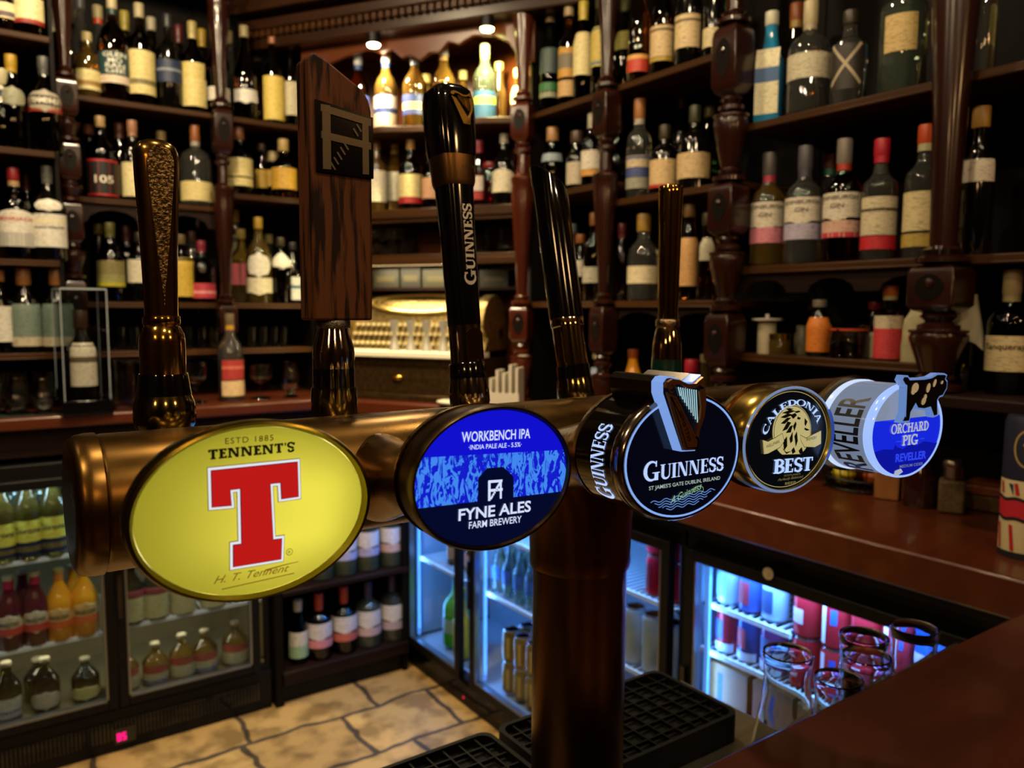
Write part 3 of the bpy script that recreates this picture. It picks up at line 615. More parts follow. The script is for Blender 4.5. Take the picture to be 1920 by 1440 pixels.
f.use(em('b8c8c0', .75)); text(f, "ST JAMES'S GATE DUBLIN, IRELAND", (-.036, -.0206), (.040, -.0219), .0027, D1, FM, bold=.01)
f.use(em('6c94e0', .8))
for k in range(5):
    f.strip([(-.034+.004*k+.0014*i, -.0300-.0018*k+.0009*sin((.004*k+.0014*i)*520)+.00003*i) for i in range(50-6*k)], .0006, D1, FM)
f.use(em('9ac8a0', .8)); text(f, 'A.Guinness', (-.0143, -.0335), (.0195, -.0262), .0050, D2, FM, shear=.6); f.strip(arc(.015, -.027, .006, .0032, 200, -60, 12), .0004, D2, FM)
f.build('face', None, b, smooth=0)
HO = lambda pts: [(a/1000, c/1000) for a, c in pts]
neck = HO([(-32.7, 53.2), (-31.6, 57.3), (-26.4, 59.2), (-19.9, 58.4), (-10.7, 54.8), (-2.7, 54.8), (5.2, 59.3), (6.6, 51.1), (1.1, 53.6), (-4.4, 51.7), (-11.8, 52.1), (-19.2, 55.4), (-24.5, 55.3), (-27.5, 52)])
snd = HO([(-31.4, 50.2), (-28.4, 49.0), (-22.4, 46.5), (-15.5, 36.7), (-3.2, 18.7), (2.0, 14.8), (1.1, 6.7), (-12.0, 7.5)])
pil = HO([(1.3, 49.1), (6.9, 51.4), (8.8, 40.2), (7.1, 30.0), (2.4, 20.8), (1.1, 6.7), (-7.7, 9.2), (-1.2, 16.8), (2.8, 26.8), (3.4, 37.1)])
outl = HO([(-33.5, 49.0), (-33.8, 57.0), (-30, 60.6), (-26, 61), (-19.9, 59.6), (-10.7, 56.2), (-2.7, 56), (6.0, 61), (8.0, 52), (10.0, 40.2), (8.2, 29.5), (3.4, 20.5), (2.3, 5.0), (-12.8, 5.9)])
BZ = vary(mat('bronze_harp', '8e5a30', .3, .75), (90, 90, 90), .75)
h = MB().use(BZ)
mh = lambda a, c, d: (a, -d, c)
for q in (neck, snd, pil): h.prism(q, .0085, .0120, mh)
h.use(em('2a160a', .2)); h.flat(offset(snd, -.0017), .0123, mh)
h.use(BZ).flat(offset(snd, -.0022), .0125, mh); h.strip(arc(-.0276, .0528, .0030, .0030, 0, 300, 12), .0012, .0124, mh)
h.use(em('1c0e06', .3)); text(h, 'ESTD 1759', (-.0205, .0355), (-.0098, .0135), .0028, .0128, mh, bold=.01)
ho = h.build('harp_emblem', None, b, smooth=0)
h = MB().use(em('8fb4f0', .8)); h.prism(outl, -.030, .0082, mh); h.build('lit_harp_body', None, ho, smooth=0) if False else None
h = MB().use(mat('dark_chrome_side', '4a4440', .25, 1.0)).prism(outl, -.045, -.002, mh); h.use(em('7ea4ea', .9)).prism(offset(outl, -.0002), -.002, .0083, mh); h.use(em('0a0c18', .6)).flat(offset(outl, -.0012), .0085, mh)
h.build('harp_backing', None, b, smooth=0)
h = MB().use(em('a8d4e0', .95))
for k in range(9):
    a = k/8; x0, z0 = -.0185+a*.0185, .0540-a*.0030; x1, z1 = x0+.0022+(1-a)*.0098*0+.0, .0455-a*.0172
    zb = .0478-.0205*a-.0012; xb = -.0185+.0150*a+.0025
    h.strip([(x0, z0-.001), (xb+.0035*(a), zb)], .0011, .0095, mh)
h.build('harp_strings', None, ho, smooth=0)
# --- C
b, rx, rz = badge(3, 'round black badge with a cream lion, gold rimmed, fourth along the pipe')
gl = mat('gold_rim', 'a88a3c', .2, 1.0)
MB().use(gl).rings([oring(.027, .050, .038), oring(.027, .0590, .0445), oring(.010, .0635, .0465), oring(.002, .0640, .0468), oring(-.002, .0630, .0460)], True, False).use(em('8aa4d4', .55)).rings([oring(-.002, .0630, .0460), oring(-.0035, .0612, .0447), oring(-.0025, .0600, .0438)], False, False).use(gl).rings([oring(-.0025, .0600, .0438), oring(-.0035, .0592, .0433), oring(.001, .0580, .0424)], False, False).build('housing', None, b)
f = MB().use(em('05080c', .9)); f.flat(oval(.0585, .0428), 0, FM)
CR = em('cdbf80', .75); f.use(em('c0b070', .7)); annulus(f, .0560, .0410, .0568, .0416, D1)
Kc = lambda px, py: ((10+(px-545)*.173-5)/1000, (6.6-(py-560)*.107-(px-545)*.0145)/1000)
KP = lambda *p: [Kc(p[i], p[i+1]) for i in range(0, len(p), 2)]
f.use(CR); med = [Kc(545+158*cos(radians(q)), 560-215*sin(radians(q))) for q in range(-62, 243, 8)]; f.flat(med, D1, FM)
dk = em('141408', .4); f.use(dk); f.strip([Kc(545+150*cos(radians(q)), 560-205*sin(radians(q))) for q in range(-40, 221, 10)], .0006, D2, FM)
for q in ((480, 380, 510, 372, 550, 380, 505, 392), (450, 415, 520, 385, 560, 395, 500, 420), (440, 450, 500, 415, 545, 425, 480, 455), (445, 500, 495, 450, 530, 450, 480, 500), (460, 560, 500, 480, 530, 490, 500, 545), (490, 575, 520, 520, 545, 510, 530, 570), (520, 430, 560, 410, 575, 430, 545, 460), (550, 400, 590, 390, 605, 400, 570, 412), (545, 520, 565, 480, 575, 500, 560, 560), (580, 440, 608, 450, 600, 465, 578, 462), (470, 640, 500, 600, 505, 680, 480, 720), (520, 620, 545, 560, 548, 640, 530, 660), (560, 600, 580, 560, 590, 640, 575, 690), (460, 690, 500, 730, 545, 720, 500, 745), (600, 720, 625, 690, 640, 740, 610, 748), (540, 715, 560, 690, 575, 730, 550, 748), (640, 450, 665, 480, 650, 520, 640, 500), (645, 530, 690, 550, 660, 556, 640, 545)):
    f.flat(KP(*q), D2, FM)
f.use(CR); f.flat(KP(305, 628, 345, 640, 400, 610, 455, 575, 475, 640, 440, 690, 350, 738, 318, 742), D3, FM); f.flat(KP(600, 590, 650, 615, 720, 580, 782, 552, 786, 665, 730, 695, 640, 690, 610, 640), D3, FM)
f.use(dk); f.strip(KP(305, 628, 345, 640, 400, 610, 455, 575, 475, 640, 440, 690, 350, 738, 318, 742), .0005, D4, FM, closed=True); f.strip(KP(600, 590, 650, 615, 720, 580, 782, 552, 786, 665, 730, 695, 640, 690, 610, 640), .0005, D4, FM, closed=True)
text(f, 'WELLPARK', Kc(335, 695), Kc(438, 650), .0026, D4, FM); text(f, 'BREWERY', Kc(655, 640), Kc(745, 622), .0026, D4, FM)
f.use(em('aecbff', 1.05))
cen = (.0062, .0035)
def cal(u, h_):
    q = radians(172-156*u); k = 1+h_/.040; return (cen[0]+.0355*cos(q)*k, cen[1]+.0252*sin(q)*k*1.0)
serif_text(f, 'CALEDONIA', (0, 0), (1, 0), .0088, D2, FM, arcmap=cal, w=.2, t=.08)
serif_text(f, 'BEST', (-.0199, -.0280), (.0367, -.0312), .0122, D2, FM, w=.24, t=.09, sf=.09)
f.use(em('8a7c48', .7)); text(f, "SCOTLAND'S", (-.004, -.0323), (.019, -.0333), .0016, D1, FM); text(f, 'Perfectly Balanced', (-.0125, -.0353), (.0235, -.0362), .0022, D1, FM, shear=.5); text(f, 'BEER', (-.0024, -.0397), (.014, -.0402), .0021, D1, FM, bold=.02)
f.build('face', None, b, smooth=0)
f = MB().use(em('3458b8', .55)); f.flat([(.0575*cos(radians(q)), .0425*sin(radians(q))) for q in range(32, -31, -6)]+[(.0625*cos(radians(q)), .0462*sin(radians(q))) for q in range(-30, 33, 6)], .0040, FM)
f.use(em('90b0f0', .8)); text(f, 'CALEDONIA', (.0565, -.018), (.0585, .0175), .0035, .0044, FM) if False else None
f.build('side_light', None, b, smooth=0)
# --- R
b, rx, rz = badge(4, 'white and blue lit drum badge topped by a black spotted pig')
WR = em('86a8e4', .72); WD = em('c8dcff', .95)
dr = MB().use(em('94aac8', .62)); dr.rings([oring(.054, .050, .036), oring(.054, .0600, .0420)], True, False); dr.use(WD).rings([oring(.054, .0600, .0420), oring(.052, .0630, .0440), oring(.048, .0632, .0442), oring(.046, .0612, .0428)], False, False)
dr.use(em('8494b0', .62)).rings([oring(.046, .0612, .0428), oring(.008, .0612, .0428)], False, False); dr.use(em('a0c0ff', .95)).rings([oring(.008, .0612, .0428), oring(.006, .0630, .0441), oring(.001, .0634, .0444), oring(-.001, .0625, .0438), oring(-.0005, .0600, .0420)], False, False)
dr.use(mat('ink', '0a0c14', .4)); text(dr, 'REVELLER', (-.0375, 0), (.032, 0), .026, 0, sm2(.0614, .0432, .013), bold=.02)
dr.build('drum', None, b)
f = MB().use(em('9aa8c4', .62)); ov_ = oval(.0602, .0421); s0, s1 = (-.060, .0124), (.0604, .0103)
f.flat(clip_line(ov_, s0, s1, False), 0, FM); f.use(em('1226d8', 1.0)).flat(clip_line(ov_, s0, s1, True), 0, FM)
hill = clip_line(ov_, (-.06, -.0185), (.06, -.0165), True); f.use(em('0a14a0', .9)).flat(hill, D1, FM)
f.flat(mm([(-57, -15.3), (-40, -14), (-24, -16), (-21, -11), (-18.2, -14), (-8, -17), (4, -13.5), (16, -16), (30, -13), (48, -16), (52, -19), (-54, -19)]), D1, FM)
f.use(em('b4bccc', .85)); f.flat(clip(mm([(-20, -36), (-10, -35), (-6, -38.5), (-14, -41), (-22, -40)]), 0, 1, 1), D2, FM)
serif_text(f, 'ORCHARD', (-.0297, -.0012), (.0363, -.0026), .0088, D2, FM, w=.22, t=.14, sf=.13); serif_text(f, 'PIG', (-.0098, -.0138), (.0185, -.0144), .0096, D2, FM, w=.22, t=.14, sf=.13)
f.use(em('2c44f4', 1.0)); text(f, 'REVELLER', (-.020, -.0278), (.0346, -.0298), .0074, D2, FM, bold=.03); f.use(em('7080a8', .8)); text(f, 'MEDIUM CIDER', (-.0121, -.0343), (.0296, -.0358), .0026, D2, FM, bold=.01)
f.use(em('2c50d8', .9)); f.strip(mm([(-20, -9), (-12, -9.3)]), .0008, D2, FM); f.strip(mm([(22, -10), (30, -10.2)]), .0008, D2, FM)
f.build('face', None, b, smooth=0)
pig = mm([(-23.9, 11.3), (-20.9, 15.6), (-19.0, 14.2), (-19.4, 43.6), (-22.8, 45.0), (-27.3, 49.0), (-25.5, 51.4), (-19.2, 51.0), (-15.7, 48.0), (9.9, 47.4), (23.0, 48.0), (33.9, 50.9), (46.7, 50.3), (50.1, 49.2), (48.0, 46.2), (52.3, 43.0), (52.0, 37.6), (45.5, 31.4), (39.5, 30.6), (35.2, 27.3), (37.2, 13.0), (31.4, 12.3), (24.3, 21.6), (12.9, 20.6), (1.8, 21.9), (-3.2, 26.8), (-11.7, 18.8), (-13.1, 11)])
p = MB().use(em('6c90d0', .75)).prism(offset(pig, .0017), .0012, .0075, mh); p.use(mat('pig_black', '07080c', .3)).flat(pig, .0079, mh)
p.use(em('c8a878', .55))
for cx_, cz_, a_, b_, r_ in ((-6.1, 40.7, 6.2, 4.6, .2), (17.4, 39.5, 3.2, 4.8, -.5), (28.6, 43.4, 2.4, 4.2, -.6), (10.2, 27.6, 4.6, 3.2, .6), (13, 31.5, 2.6, 2.4, 0), (42.2, 43.4, 2.4, 1.6, .4), (-9.5, 37.2, 3.4, 2.6, 0)):
    p.flat([(cx_/1000+(a_*cos(t_)*cos(r_)-b_*sin(t_)*sin(r_))/1000, cz_/1000+(a_*cos(t_)*sin(r_)+b_*sin(t_)*cos(r_))/1000) for t_ in [2*pi*i/14 for i in range(14)]], .0083, mh)
p.build('pig_emblem', None, b, smooth=0)
# ================================================================== tap handles
def handle(i, label, rot=(0, 0, 0)):
    X = HX[i]; t = thing('tap_handle', label, 'tap handle', (X, .69, 1.40), rot=rot, group='tap handles standing on the beer pipe')
    MB().lathe([(.012, -.07), (.016, -.06), (.016, -.005), (.019, .0)], 24).build('tap_body', BRASS, t); return t
L_ = lambda *pr: MB().lathe(list(pr), 32)
# brass paddle
t = handle(0, 'polished brass tapered tap handle with a rough textured inset')
L_((.0205, .0), (.0235, .006), (.0242, .014), (.0232, .024), (.0205, .0305)).build('bell_base', CHROME and mat('yellowed_chrome', '8a8050', .12, 1.0), t)
L_((.0212, .0305), (.0205, .034), (.0190, .046), (.0186, .0475)).build('collar', BLACK, t)
L_((.0176, .0475), (.0176, .074), (.0168, .0795), (.0140, .0855), (.0134, .0862)).build('sleeve', GOLD, t)
L_((.0134, .0862), (.0143, .088), (.0143, .0925), (.0136, .0945)).build('ring', GOLD, t)
rs = []
for z, r, fl in ((.0945, .0130, 1), (.10, .0129, 1), (.13, .0136, .97), (.17, .0152, .95), (.205, .0168, .93), (.218, .0172, .92), (.224, .0168, .9), (.2285, .0150, .85), (.2318, .0118, .8), (.2335, .007, .8)):
    rs.append([(r*cos(2*pi*j/32)/(max(abs(cos(2*pi*j/32)), abs(sin(2*pi*j/32)))**.22)*.98, r*sin(2*pi*j/32)*fl, z) for j in range(32)])
MB().rings(rs).build('grip', vary(mat('worn_gold', '9a7434', .2, 1.0), (60, 60, 12), .75), t)
tx = mat('etched_brass', '8a7048', .42, 1.0); vary(tx, (420, 420, 420), .25, bump=.7, detail=2, contrast=(.45, .55))
pn = [(0, .100)]+[(.0105*((q-.1)/.9)**.8 if q > .1 else .0006, .100+.118*q) for q in [i/10 for i in range(1, 10)]]+[(.0098, .2155), (.0075, .2235), (.003, .227), (-.003, .227), (-.0075, .2235), (-.0098, .2155)]+[(-(.0105*((q-.1)/.9)**.8 if q > .1 else .0006), .100+.118*q) for q in [i/10 for i in range(9, 0, -1)]]
fr_y = lambda z: -(.0129+.0040*max(0, min(1, (z-.10)/.118)))*.955
MB().prism([(x_, z_) for x_, z_ in pn], 0, 1, lambda a, c, d: (a, fr_y(c)-.0012+d*.004, c)).build('textured_inset', tx, t)
# wooden block
t = handle(1, 'chunky dark oak tap handle with slanted top and black plaque')
L_((.0205, .0), (.0212, .006), (.0212, .020), (.0205, .029)).build('base', mat('yellowed_chrome', '8a8050', .12, 1.0), t); L_((.0192, .029), (.0192, .0465)).build('band', BLACK, t)
L_((.0188, .0465), (.0192, .060), (.0185, .066), (.0150, .079), (.0142, .0835)).build('ferrule', CHROME, t); L_((.0152, .0835), (.0156, .0845), (.0156, .0895), (.015, .0905)).build('knurled_ring', vary(mat('knurl', '8a8478', .4, 1.0), (500, 500, 500), .4, bump=.6), t)
bl = [(-.0165, .0905), (.0405, .0905), (.0415, .15), (.0415, .286), (.039, .296), (.033, .305), (.016, .315), (-.0, .325), (-.0125, .330), (-.0165, .326)]
MB().prism([(a-.008, .0905+(c-.0905)*.965) for a, c in bl], -.0155, .0175).build('block', OAK, t, bevel=.0022, smooth=20)
pl = [(-.0125, .2265), (.0415, .2250), (.0415, .279), (-.0125, .2872)]; q_ = [(a-.008, c-.006) for a, c in pl]
pq = MB().use(BLACK).prism(q_, -.0185, -.0150); pq.use(mat('dull_pewter', '5a5040', .4, .8))
po = lambda a, c, d: (a, -.0185-d, c)
P4 = lambda u, v_: (q_[0][0]+(q_[1][0]-q_[0][0])*u, q_[0][1]+.0, ) and (q_[0][0]+(q_[1][0]-q_[0][0])*u, (q_[0][1]*(1-u)+q_[1][1]*u)*(1-v_)+(q_[3][1]*(1-u)+q_[2][1]*u)*v_)
for u0, v0, u1, v1, wq in ((.17, .04, .17, .96, .0075), (.08, .90, .95, .90, .0062), (.08, .52, .95, .52, .0062), (.85, .05, .85, .88, .006)):
    pq.prism([(lambda a, c: (a, c))(*p) for p in (lambda A, B: [(A[0]-(wq/2 if u0 == u1 else 0), A[1]-(0 if u0 == u1 else wq/2)), (B[0]-(wq/2 if u0 == u1 else 0), B[1]-(0 if u0 == u1 else wq/2)), (B[0]+(wq/2 if u0 == u1 else 0), B[1]+(0 if u0 == u1 else wq/2)), (A[0]+(wq/2 if u0 == u1 else 0), A[1]+(0 if u0 == u1 else wq/2))])(P4(u0, v0), P4(u1, v1))], .0, .0012+.0001*(u0+2*v0), po)
for k in range(9):
    u = .26+.058*k; v_ = .10+.083*k
    if .44 < v_ < .6: continue
    pq.strip([P4(u-.03, v_+.05), P4(u+.05, v_-.05)], .0016, .0012, po)
pq.build('plaque', None, t, smooth=0)
# tall black stout handle with harp
t = handle(2, 'tall black tap handle with gold harp and white vertical lettering', (radians(-6.5), radians(-1.0), 0))
L_((.0195, .0), (.0210, .006), (.0210, .018), (.0195, .030)).build('bell_base', CHROME, t); L_((.0192, .030), (.0192, .044), (.018, .0465)).build('ring', BLACK, t)
MB().lathe([(.0168, .0465), (.0168, .085)], 32).box(-.009, -.0185, .049, .0095, -.012, .075).prism(arc(.00025, .075, .0092, .006, 0, 180, 10), -.0185, -.012).build('sleeve', CHROME, t)
sh = [(.0155, .085, .0155), (.0160, .12, .0158), (.0170, .18, .0165), (.0185, .2285, .018)]
def sq_rings(lst, n=36, e=3.0):
    return [[(rx_*cos(2*pi*j/n)/((abs(cos(2*pi*j/n))**e+abs(sin(2*pi*j/n))**e)**(1/e)), ry_*sin(2*pi*j/n)/((abs(cos(2*pi*j/n))**e+abs(sin(2*pi*j/n))**e)**(1/e)), z) for j in range(n)] for rx_, z, ry_ in lst]
body = MB().use(BLACK); body.rings(sq_rings(sh)); body.use(mat('silver_letters', 'c8bfb0', .35, .3))
vm = lambda a, c, d: (.0035-c+.004, -(.0155+.0028*(a-.085)/.1435)-.0008, a)
serif_text(body, 'GUINNESS', (.126, 0), (.208, 0), .0105, 0, vm, big0=1.25, w=.24, t=.1, sf=.08); body.build('shaft', None, t)
cr = MB().use(BRONZE).rings(sq_rings([(.0190, .2275, .0185), (.0205, .232, .0198), (.0222, .258, .0212), (.0225, .262, .0215)])); cr.use(mat('ink', '0a0c14', .4)); text(cr, 'A Guinness', (-.002, .243), (.016, .2445), .004, .0207, FM, shear=.6); cr.build('collar', None, t)
MB().rings(sq_rings([(.0222, .258, .0212), (.0238, .275, .0225), (.0245, .30, .0228), (.0243, .316, .0222), (.0225, .325, .0205), (.0165, .3305, .0155), (.009, .3325, .009)], e=3.4)).build('head', BLACK, t)
gh = MB().use(mat('gold_emblem', 'b08c40', .22, 1.0)); S_ = lambda pts: [(a*.62+.0088, (c-.033)*.62+.303) for a, c in pts]
for q in (neck, snd, pil): gh.prism(S_(q), .0232, .0258, FM)
for k in range(7):
    a = k/6; gh.strip(S_([(-.0185+a*.0185, .0530-a*.0030), (-.0160+.0185*a, .0466-.0205*a)]), .0005, .0250, FM)
gh.build('harp_emblem', None, t, smooth=0)
# black cylinder handle
t = handle(3, 'plain glossy black cylindrical tap handle leaning back, slanted top', (radians(-11), radians(-1.5), 0))
L_((.0200, .0), (.0206, .005), (.0206, .016), (.0195, .023)).build('bell_base', mat('yellowed_chrome', '8a8050', .12, 1.0), t); L_((.0192, .023), (.0192, .0385)).build('ring', BLACK, t)
L_((.0180, .0385), (.0180, .083), (.0192, .084), (.0192, .0925), (.0185, .0935)).build('sleeve', mat('warm_chrome', 'b09a70', .08, 1.0), t)
rs = [[(r*cos(2*pi*j/36), r*sin(2*pi*j/36), z) for j in range(36)] for r, z in ((.0195, .0935), (.0200, .20))]
rs.append([(.0203*cos(2*pi*j/36), .0203*sin(2*pi*j/36), .254-.017*cos(2*pi*j/36)-.006*sin(2*pi*j/36)*-1) for j in range(36)]); rs.append([(.0190*cos(2*pi*j/36), .0190*sin(2*pi*j/36), .2565-.016*cos(2*pi*j/36)+.0055*sin(2*pi*j/36)) for j in range(36)])
g = MB().use(BLACK).rings(rs); g.use(mat('silver_letters', 'c8bfb0', .35, .3)); tm = lambda a, c, d: (a, c, .2565-.016*a/.019+.0055*c/.019+.0004)
text(g, 'BEST', (-.006, -.0105), (.009, -.0105), .004, 0, tm, bold=.02); g.build('grip', None, t)
# gold tapered handle
t = handle(4, 'slim tapered gold tap handle with a dark green band at its base')
L_((.0195, .0), (.0210, .008), (.0205, .016), (.0192, .024)).build('bell_base', CHROME, t); L_((.0193, .024), (.0186, .041)).build('band', mat('dark_green_band', '0a2a20', .25, coat=.4), t)
L_((.0184, .041), (.0176, .060), (.0172, .062), (.0150, .076), (.0130, .081)).build('cone', mat('warm_chrome', 'b09a70', .08, 1.0), t); L_((.0140, .081), (.0146, .082), (.0146, .089), (.0136, .0905)).build('ring', vary(mat('beaded_ring', 'b8a080', .25, 1.0), (300, 300, 300), .5, bump=.5), t)
MB().lathe([(.0126, .0905), (.0128, .11), (.0140, .18), (.0154, .244), (.0154, .250), (.0142, .252)], 12).build('grip', mat('bright_gold', 'c09a48', .1, 1.0), t)
# ================================================================== drip trays, glasses on the low shelf
def tray(x0, x1, label):
    y0, y1, z0, h, c = .682, .845, .90, .04, .016
    t = thing('drip_tray', label, 'drip tray', ((x0+x1)/2, (y0+y1)/2, z0), group='black drip trays'); a, d = (x1-x0)/2, (y1-y0)/2
    rr = [(x+sx*0, y) for cx_, cy_, q0 in ((a-c, d-c, 0), (-a+c, d-c, 90), (-a+c, -d+c, 180), (a-c, -d+c, 270)) for x, y in arc(cx_, cy_, c, c, q0, q0+90, 5) for sx in (1,)]
    ri = [(x*(1-.006/a), y*(1-.006/d)) for x, y in rr]
    m = MB(); m.rings([[(x, y, 0) for x, y in rr], [(x, y, h) for x, y in rr], [(x, y, h) for x, y in ri], [(x, y, h-.012) for x, y in ri]], True, True); m.build('tray', RUBBER, t)
    g = MB(); nx = int((x1-x0)/.024); ny = 6
    for i in range(1, nx): x = -a+i*2*a/nx; g.box(x-.0012, -d+.006, h-.009, x+.0012, d-.006, h-.003)
    for i in range(1, ny): y = -d+i*2*d/ny; g.box(-a+.006, y-.0012, h-.009, a-.006, y+.0012, h-.0032)
    g.build('grid', BLACKM, t)
tray(.22, .558, 'black rubber drip tray left of the beer column'); tray(.570, .877, 'black rubber drip tray right of the beer column')
t = thing('hose_cover', 'grey rounded cover lying at the left foot of the column', 'cover', (.462, .665, .94)); MB().rings([[(x, .024*cos(radians(q)), .022*sin(radians(q))*k) for q in range(0, 181, 15)] for x, k in ((-.035, .6), (-.03, 1), (.03, 1), (.036, .8))]).build('cover', mat('grey_rubber', '3a3f48', .4), t)
def tulip(x, y, label, h=.145, s=1.0):
    t = thing('pint_glass', label, 'glass', (x, y, .895), group='upturned pint glasses on the low shelf')
    o_ = [(.044, 0), (.0442, .004), (.041, .03), (.034, .07), (.0305, .105), (.0318, .128), (.0335, .139), (.0338, .1425), (.0325, h)]
    i_ = [(.0, .1425), (.030, .1422), (.0318, .138), (.0306, .128), (.0294, .105), (.0328, .07), (.0398, .03), (.0430, .004)]
    MB().lathe([(r*s, z) for r, z in i_[::-1]][::-1]+[(r*s, z) for r, z in o_]+[(.0, h-.0005)], 28, cap0=False, cap1=False).build('glass', GLASS, t)
tulip(.906, .629, 'upturned pint glass nearest the black drip tray'); tulip(1.045, .602, 'upturned pint glass second from the drip tray'); tulip(.985, .562, 'half hidden upturned pint glass between two others', s=.95)
tulip(1.134, .576, 'upturned pint glass furthest from the drip tray, darkest behind'); tulip(.893, .545, 'upturned glass whose rim just shows over the counter edge', s=.9)
# ================================================================== bottles, glasses and other things on the shelves
GL = {'q': ('yellow_drink', 'c8b41c', 0), 'G': ('bright_green_drink', '3c9a22', 0), 'a': ('amber_spirit', '8a4a12', .02), 'd': ('dark_spirit', '2e1406', .02), 'k': ('black_glass', '060504', 0), 'g': ('green_glass', '17401c', .02), 'c': ('clear_spirit', 'e6eae2', .02), 'y': ('straw_spirit', 'c8a24c', .02),
      'b': ('blue_glass', '2f94c8', .02), 'p': ('pink_spirit', 'd88a70', .02), 'r': ('red_spirit', '8a1018', .02), 'o': ('orange_drink', 'd8901c', 0), 'm': ('maroon_drink', '4a1220', 0), 't': ('teal_glass', '0a3238', .02), 'v': ('olive_glass', '4a4a18', .02), 'w': ('pale_green_glass', 'b8d0b8', .02)}
def glassmat(c):
    n, h, r = GL[c]
    if c in 'komqG': return mat(n, h, .08, coat=.4)
    if c == 'b': return mat(n, h, .06, trans=.35, coat=.3)
    return mat(n, h, .02, trans={'c': .975, 'y': .93, 'w': .95}.get(c, 1.0), ior=1.55)
def label_mat(col):
    k = 'label_'+col
    if k in bpy.data.materials: return bpy.data.materials[k]
    m = bpy.data.materials.new(k); m.use_nodes = True; nt = m.node_tree; b = nt.nodes['Principled BSDF']; b.inputs['Roughness'].default_value = .55
    tc = nt.nodes.new('ShaderNodeTexCoord'); sp = nt.nodes.new('ShaderNodeMapping'); sp.inputs['Scale'].default_value = (90, 90, 420)
    n = nt.nodes.new('ShaderNodeTexNoise'); n.inputs['Scale'].default_value = 1; n.inputs['Detail'].default_value = 1; r = nt.nodes.new('ShaderNodeValToRGB'); c = hexc(col)
    r.color_ramp.elements[0].position = .36; r.color_ramp.elements[1].position = .46; r.color_ramp.elements[0].color = (c[0]*.62, c[1]*.6, c[2]*.58, 1); r.color_ramp.elements[1].color = (*c, 1)
    nt.links.new(tc.outputs['Object'], sp.inputs[0]); nt.links.new(sp.outputs[0], n.inputs[0]); nt.links.new(n.outputs[0], r.inputs[0]); nt.links.new(r.outputs[0], b.inputs['Base Color']); return m
CREAM, WHITE, PALE, INK = 'd8cc9a', 'd8d4c8', 'c8bfa8', '2a2018'
def prof(st, r, h):
    if st == 'squat': return [(r*.9, 0), (r, .006), (r, .56*h), (r*.97, .60*h), (r*.82, .655*h), (r*.5, .70*h), (.017, .73*h), (.015, .78*h), (.015, .92*h)]
    if st == 'bord': return [(r*.92, 0), (r, .006), (r, .60*h), (r*.94, .645*h), (r*.6, .69*h), (.017, .73*h), (.0145, .80*h), (.0145, .93*h)]
    if st == 'slim': return [(r*.92, 0), (r, .006), (r, .48*h), (r*.95, .54*h), (r*.6, .68*h), (.016, .80*h), (.0145, .9*h), (.0145, .94*h)]
    if st == 'dump': return [(r*.9, 0), (r, .006), (r, .52*h), (r*.9, .60*h), (r*.55, .68*h), (.019, .73*h), (.018, .80*h), (.018, .88*h)]
    if st == 'beer': return [(r*.92, 0), (r, .005), (r, .52*h), (r*.93, .58*h), (r*.62, .70*h), (.0145, .80*h), (.0135, .9*h), (.0135, .955*h)]
    if st == 'jar': return [(r*.92, 0), (r, .005), (r, .8*h), (r*.85, .88*h), (r*.8, .9*h)]
    return [(r*.92, 0), (r, .006), (r, .54*h), (r*.97, .585*h), (r*.78, .66*h), (.019, .745*h), (.0155, .82*h), (.0145, .93*h)]
CAPZ = {'squat': .80, 'bord': .86, 'slim': .88, 'dump': .80, 'beer': .93, 'std': .87, 'jar': .86}
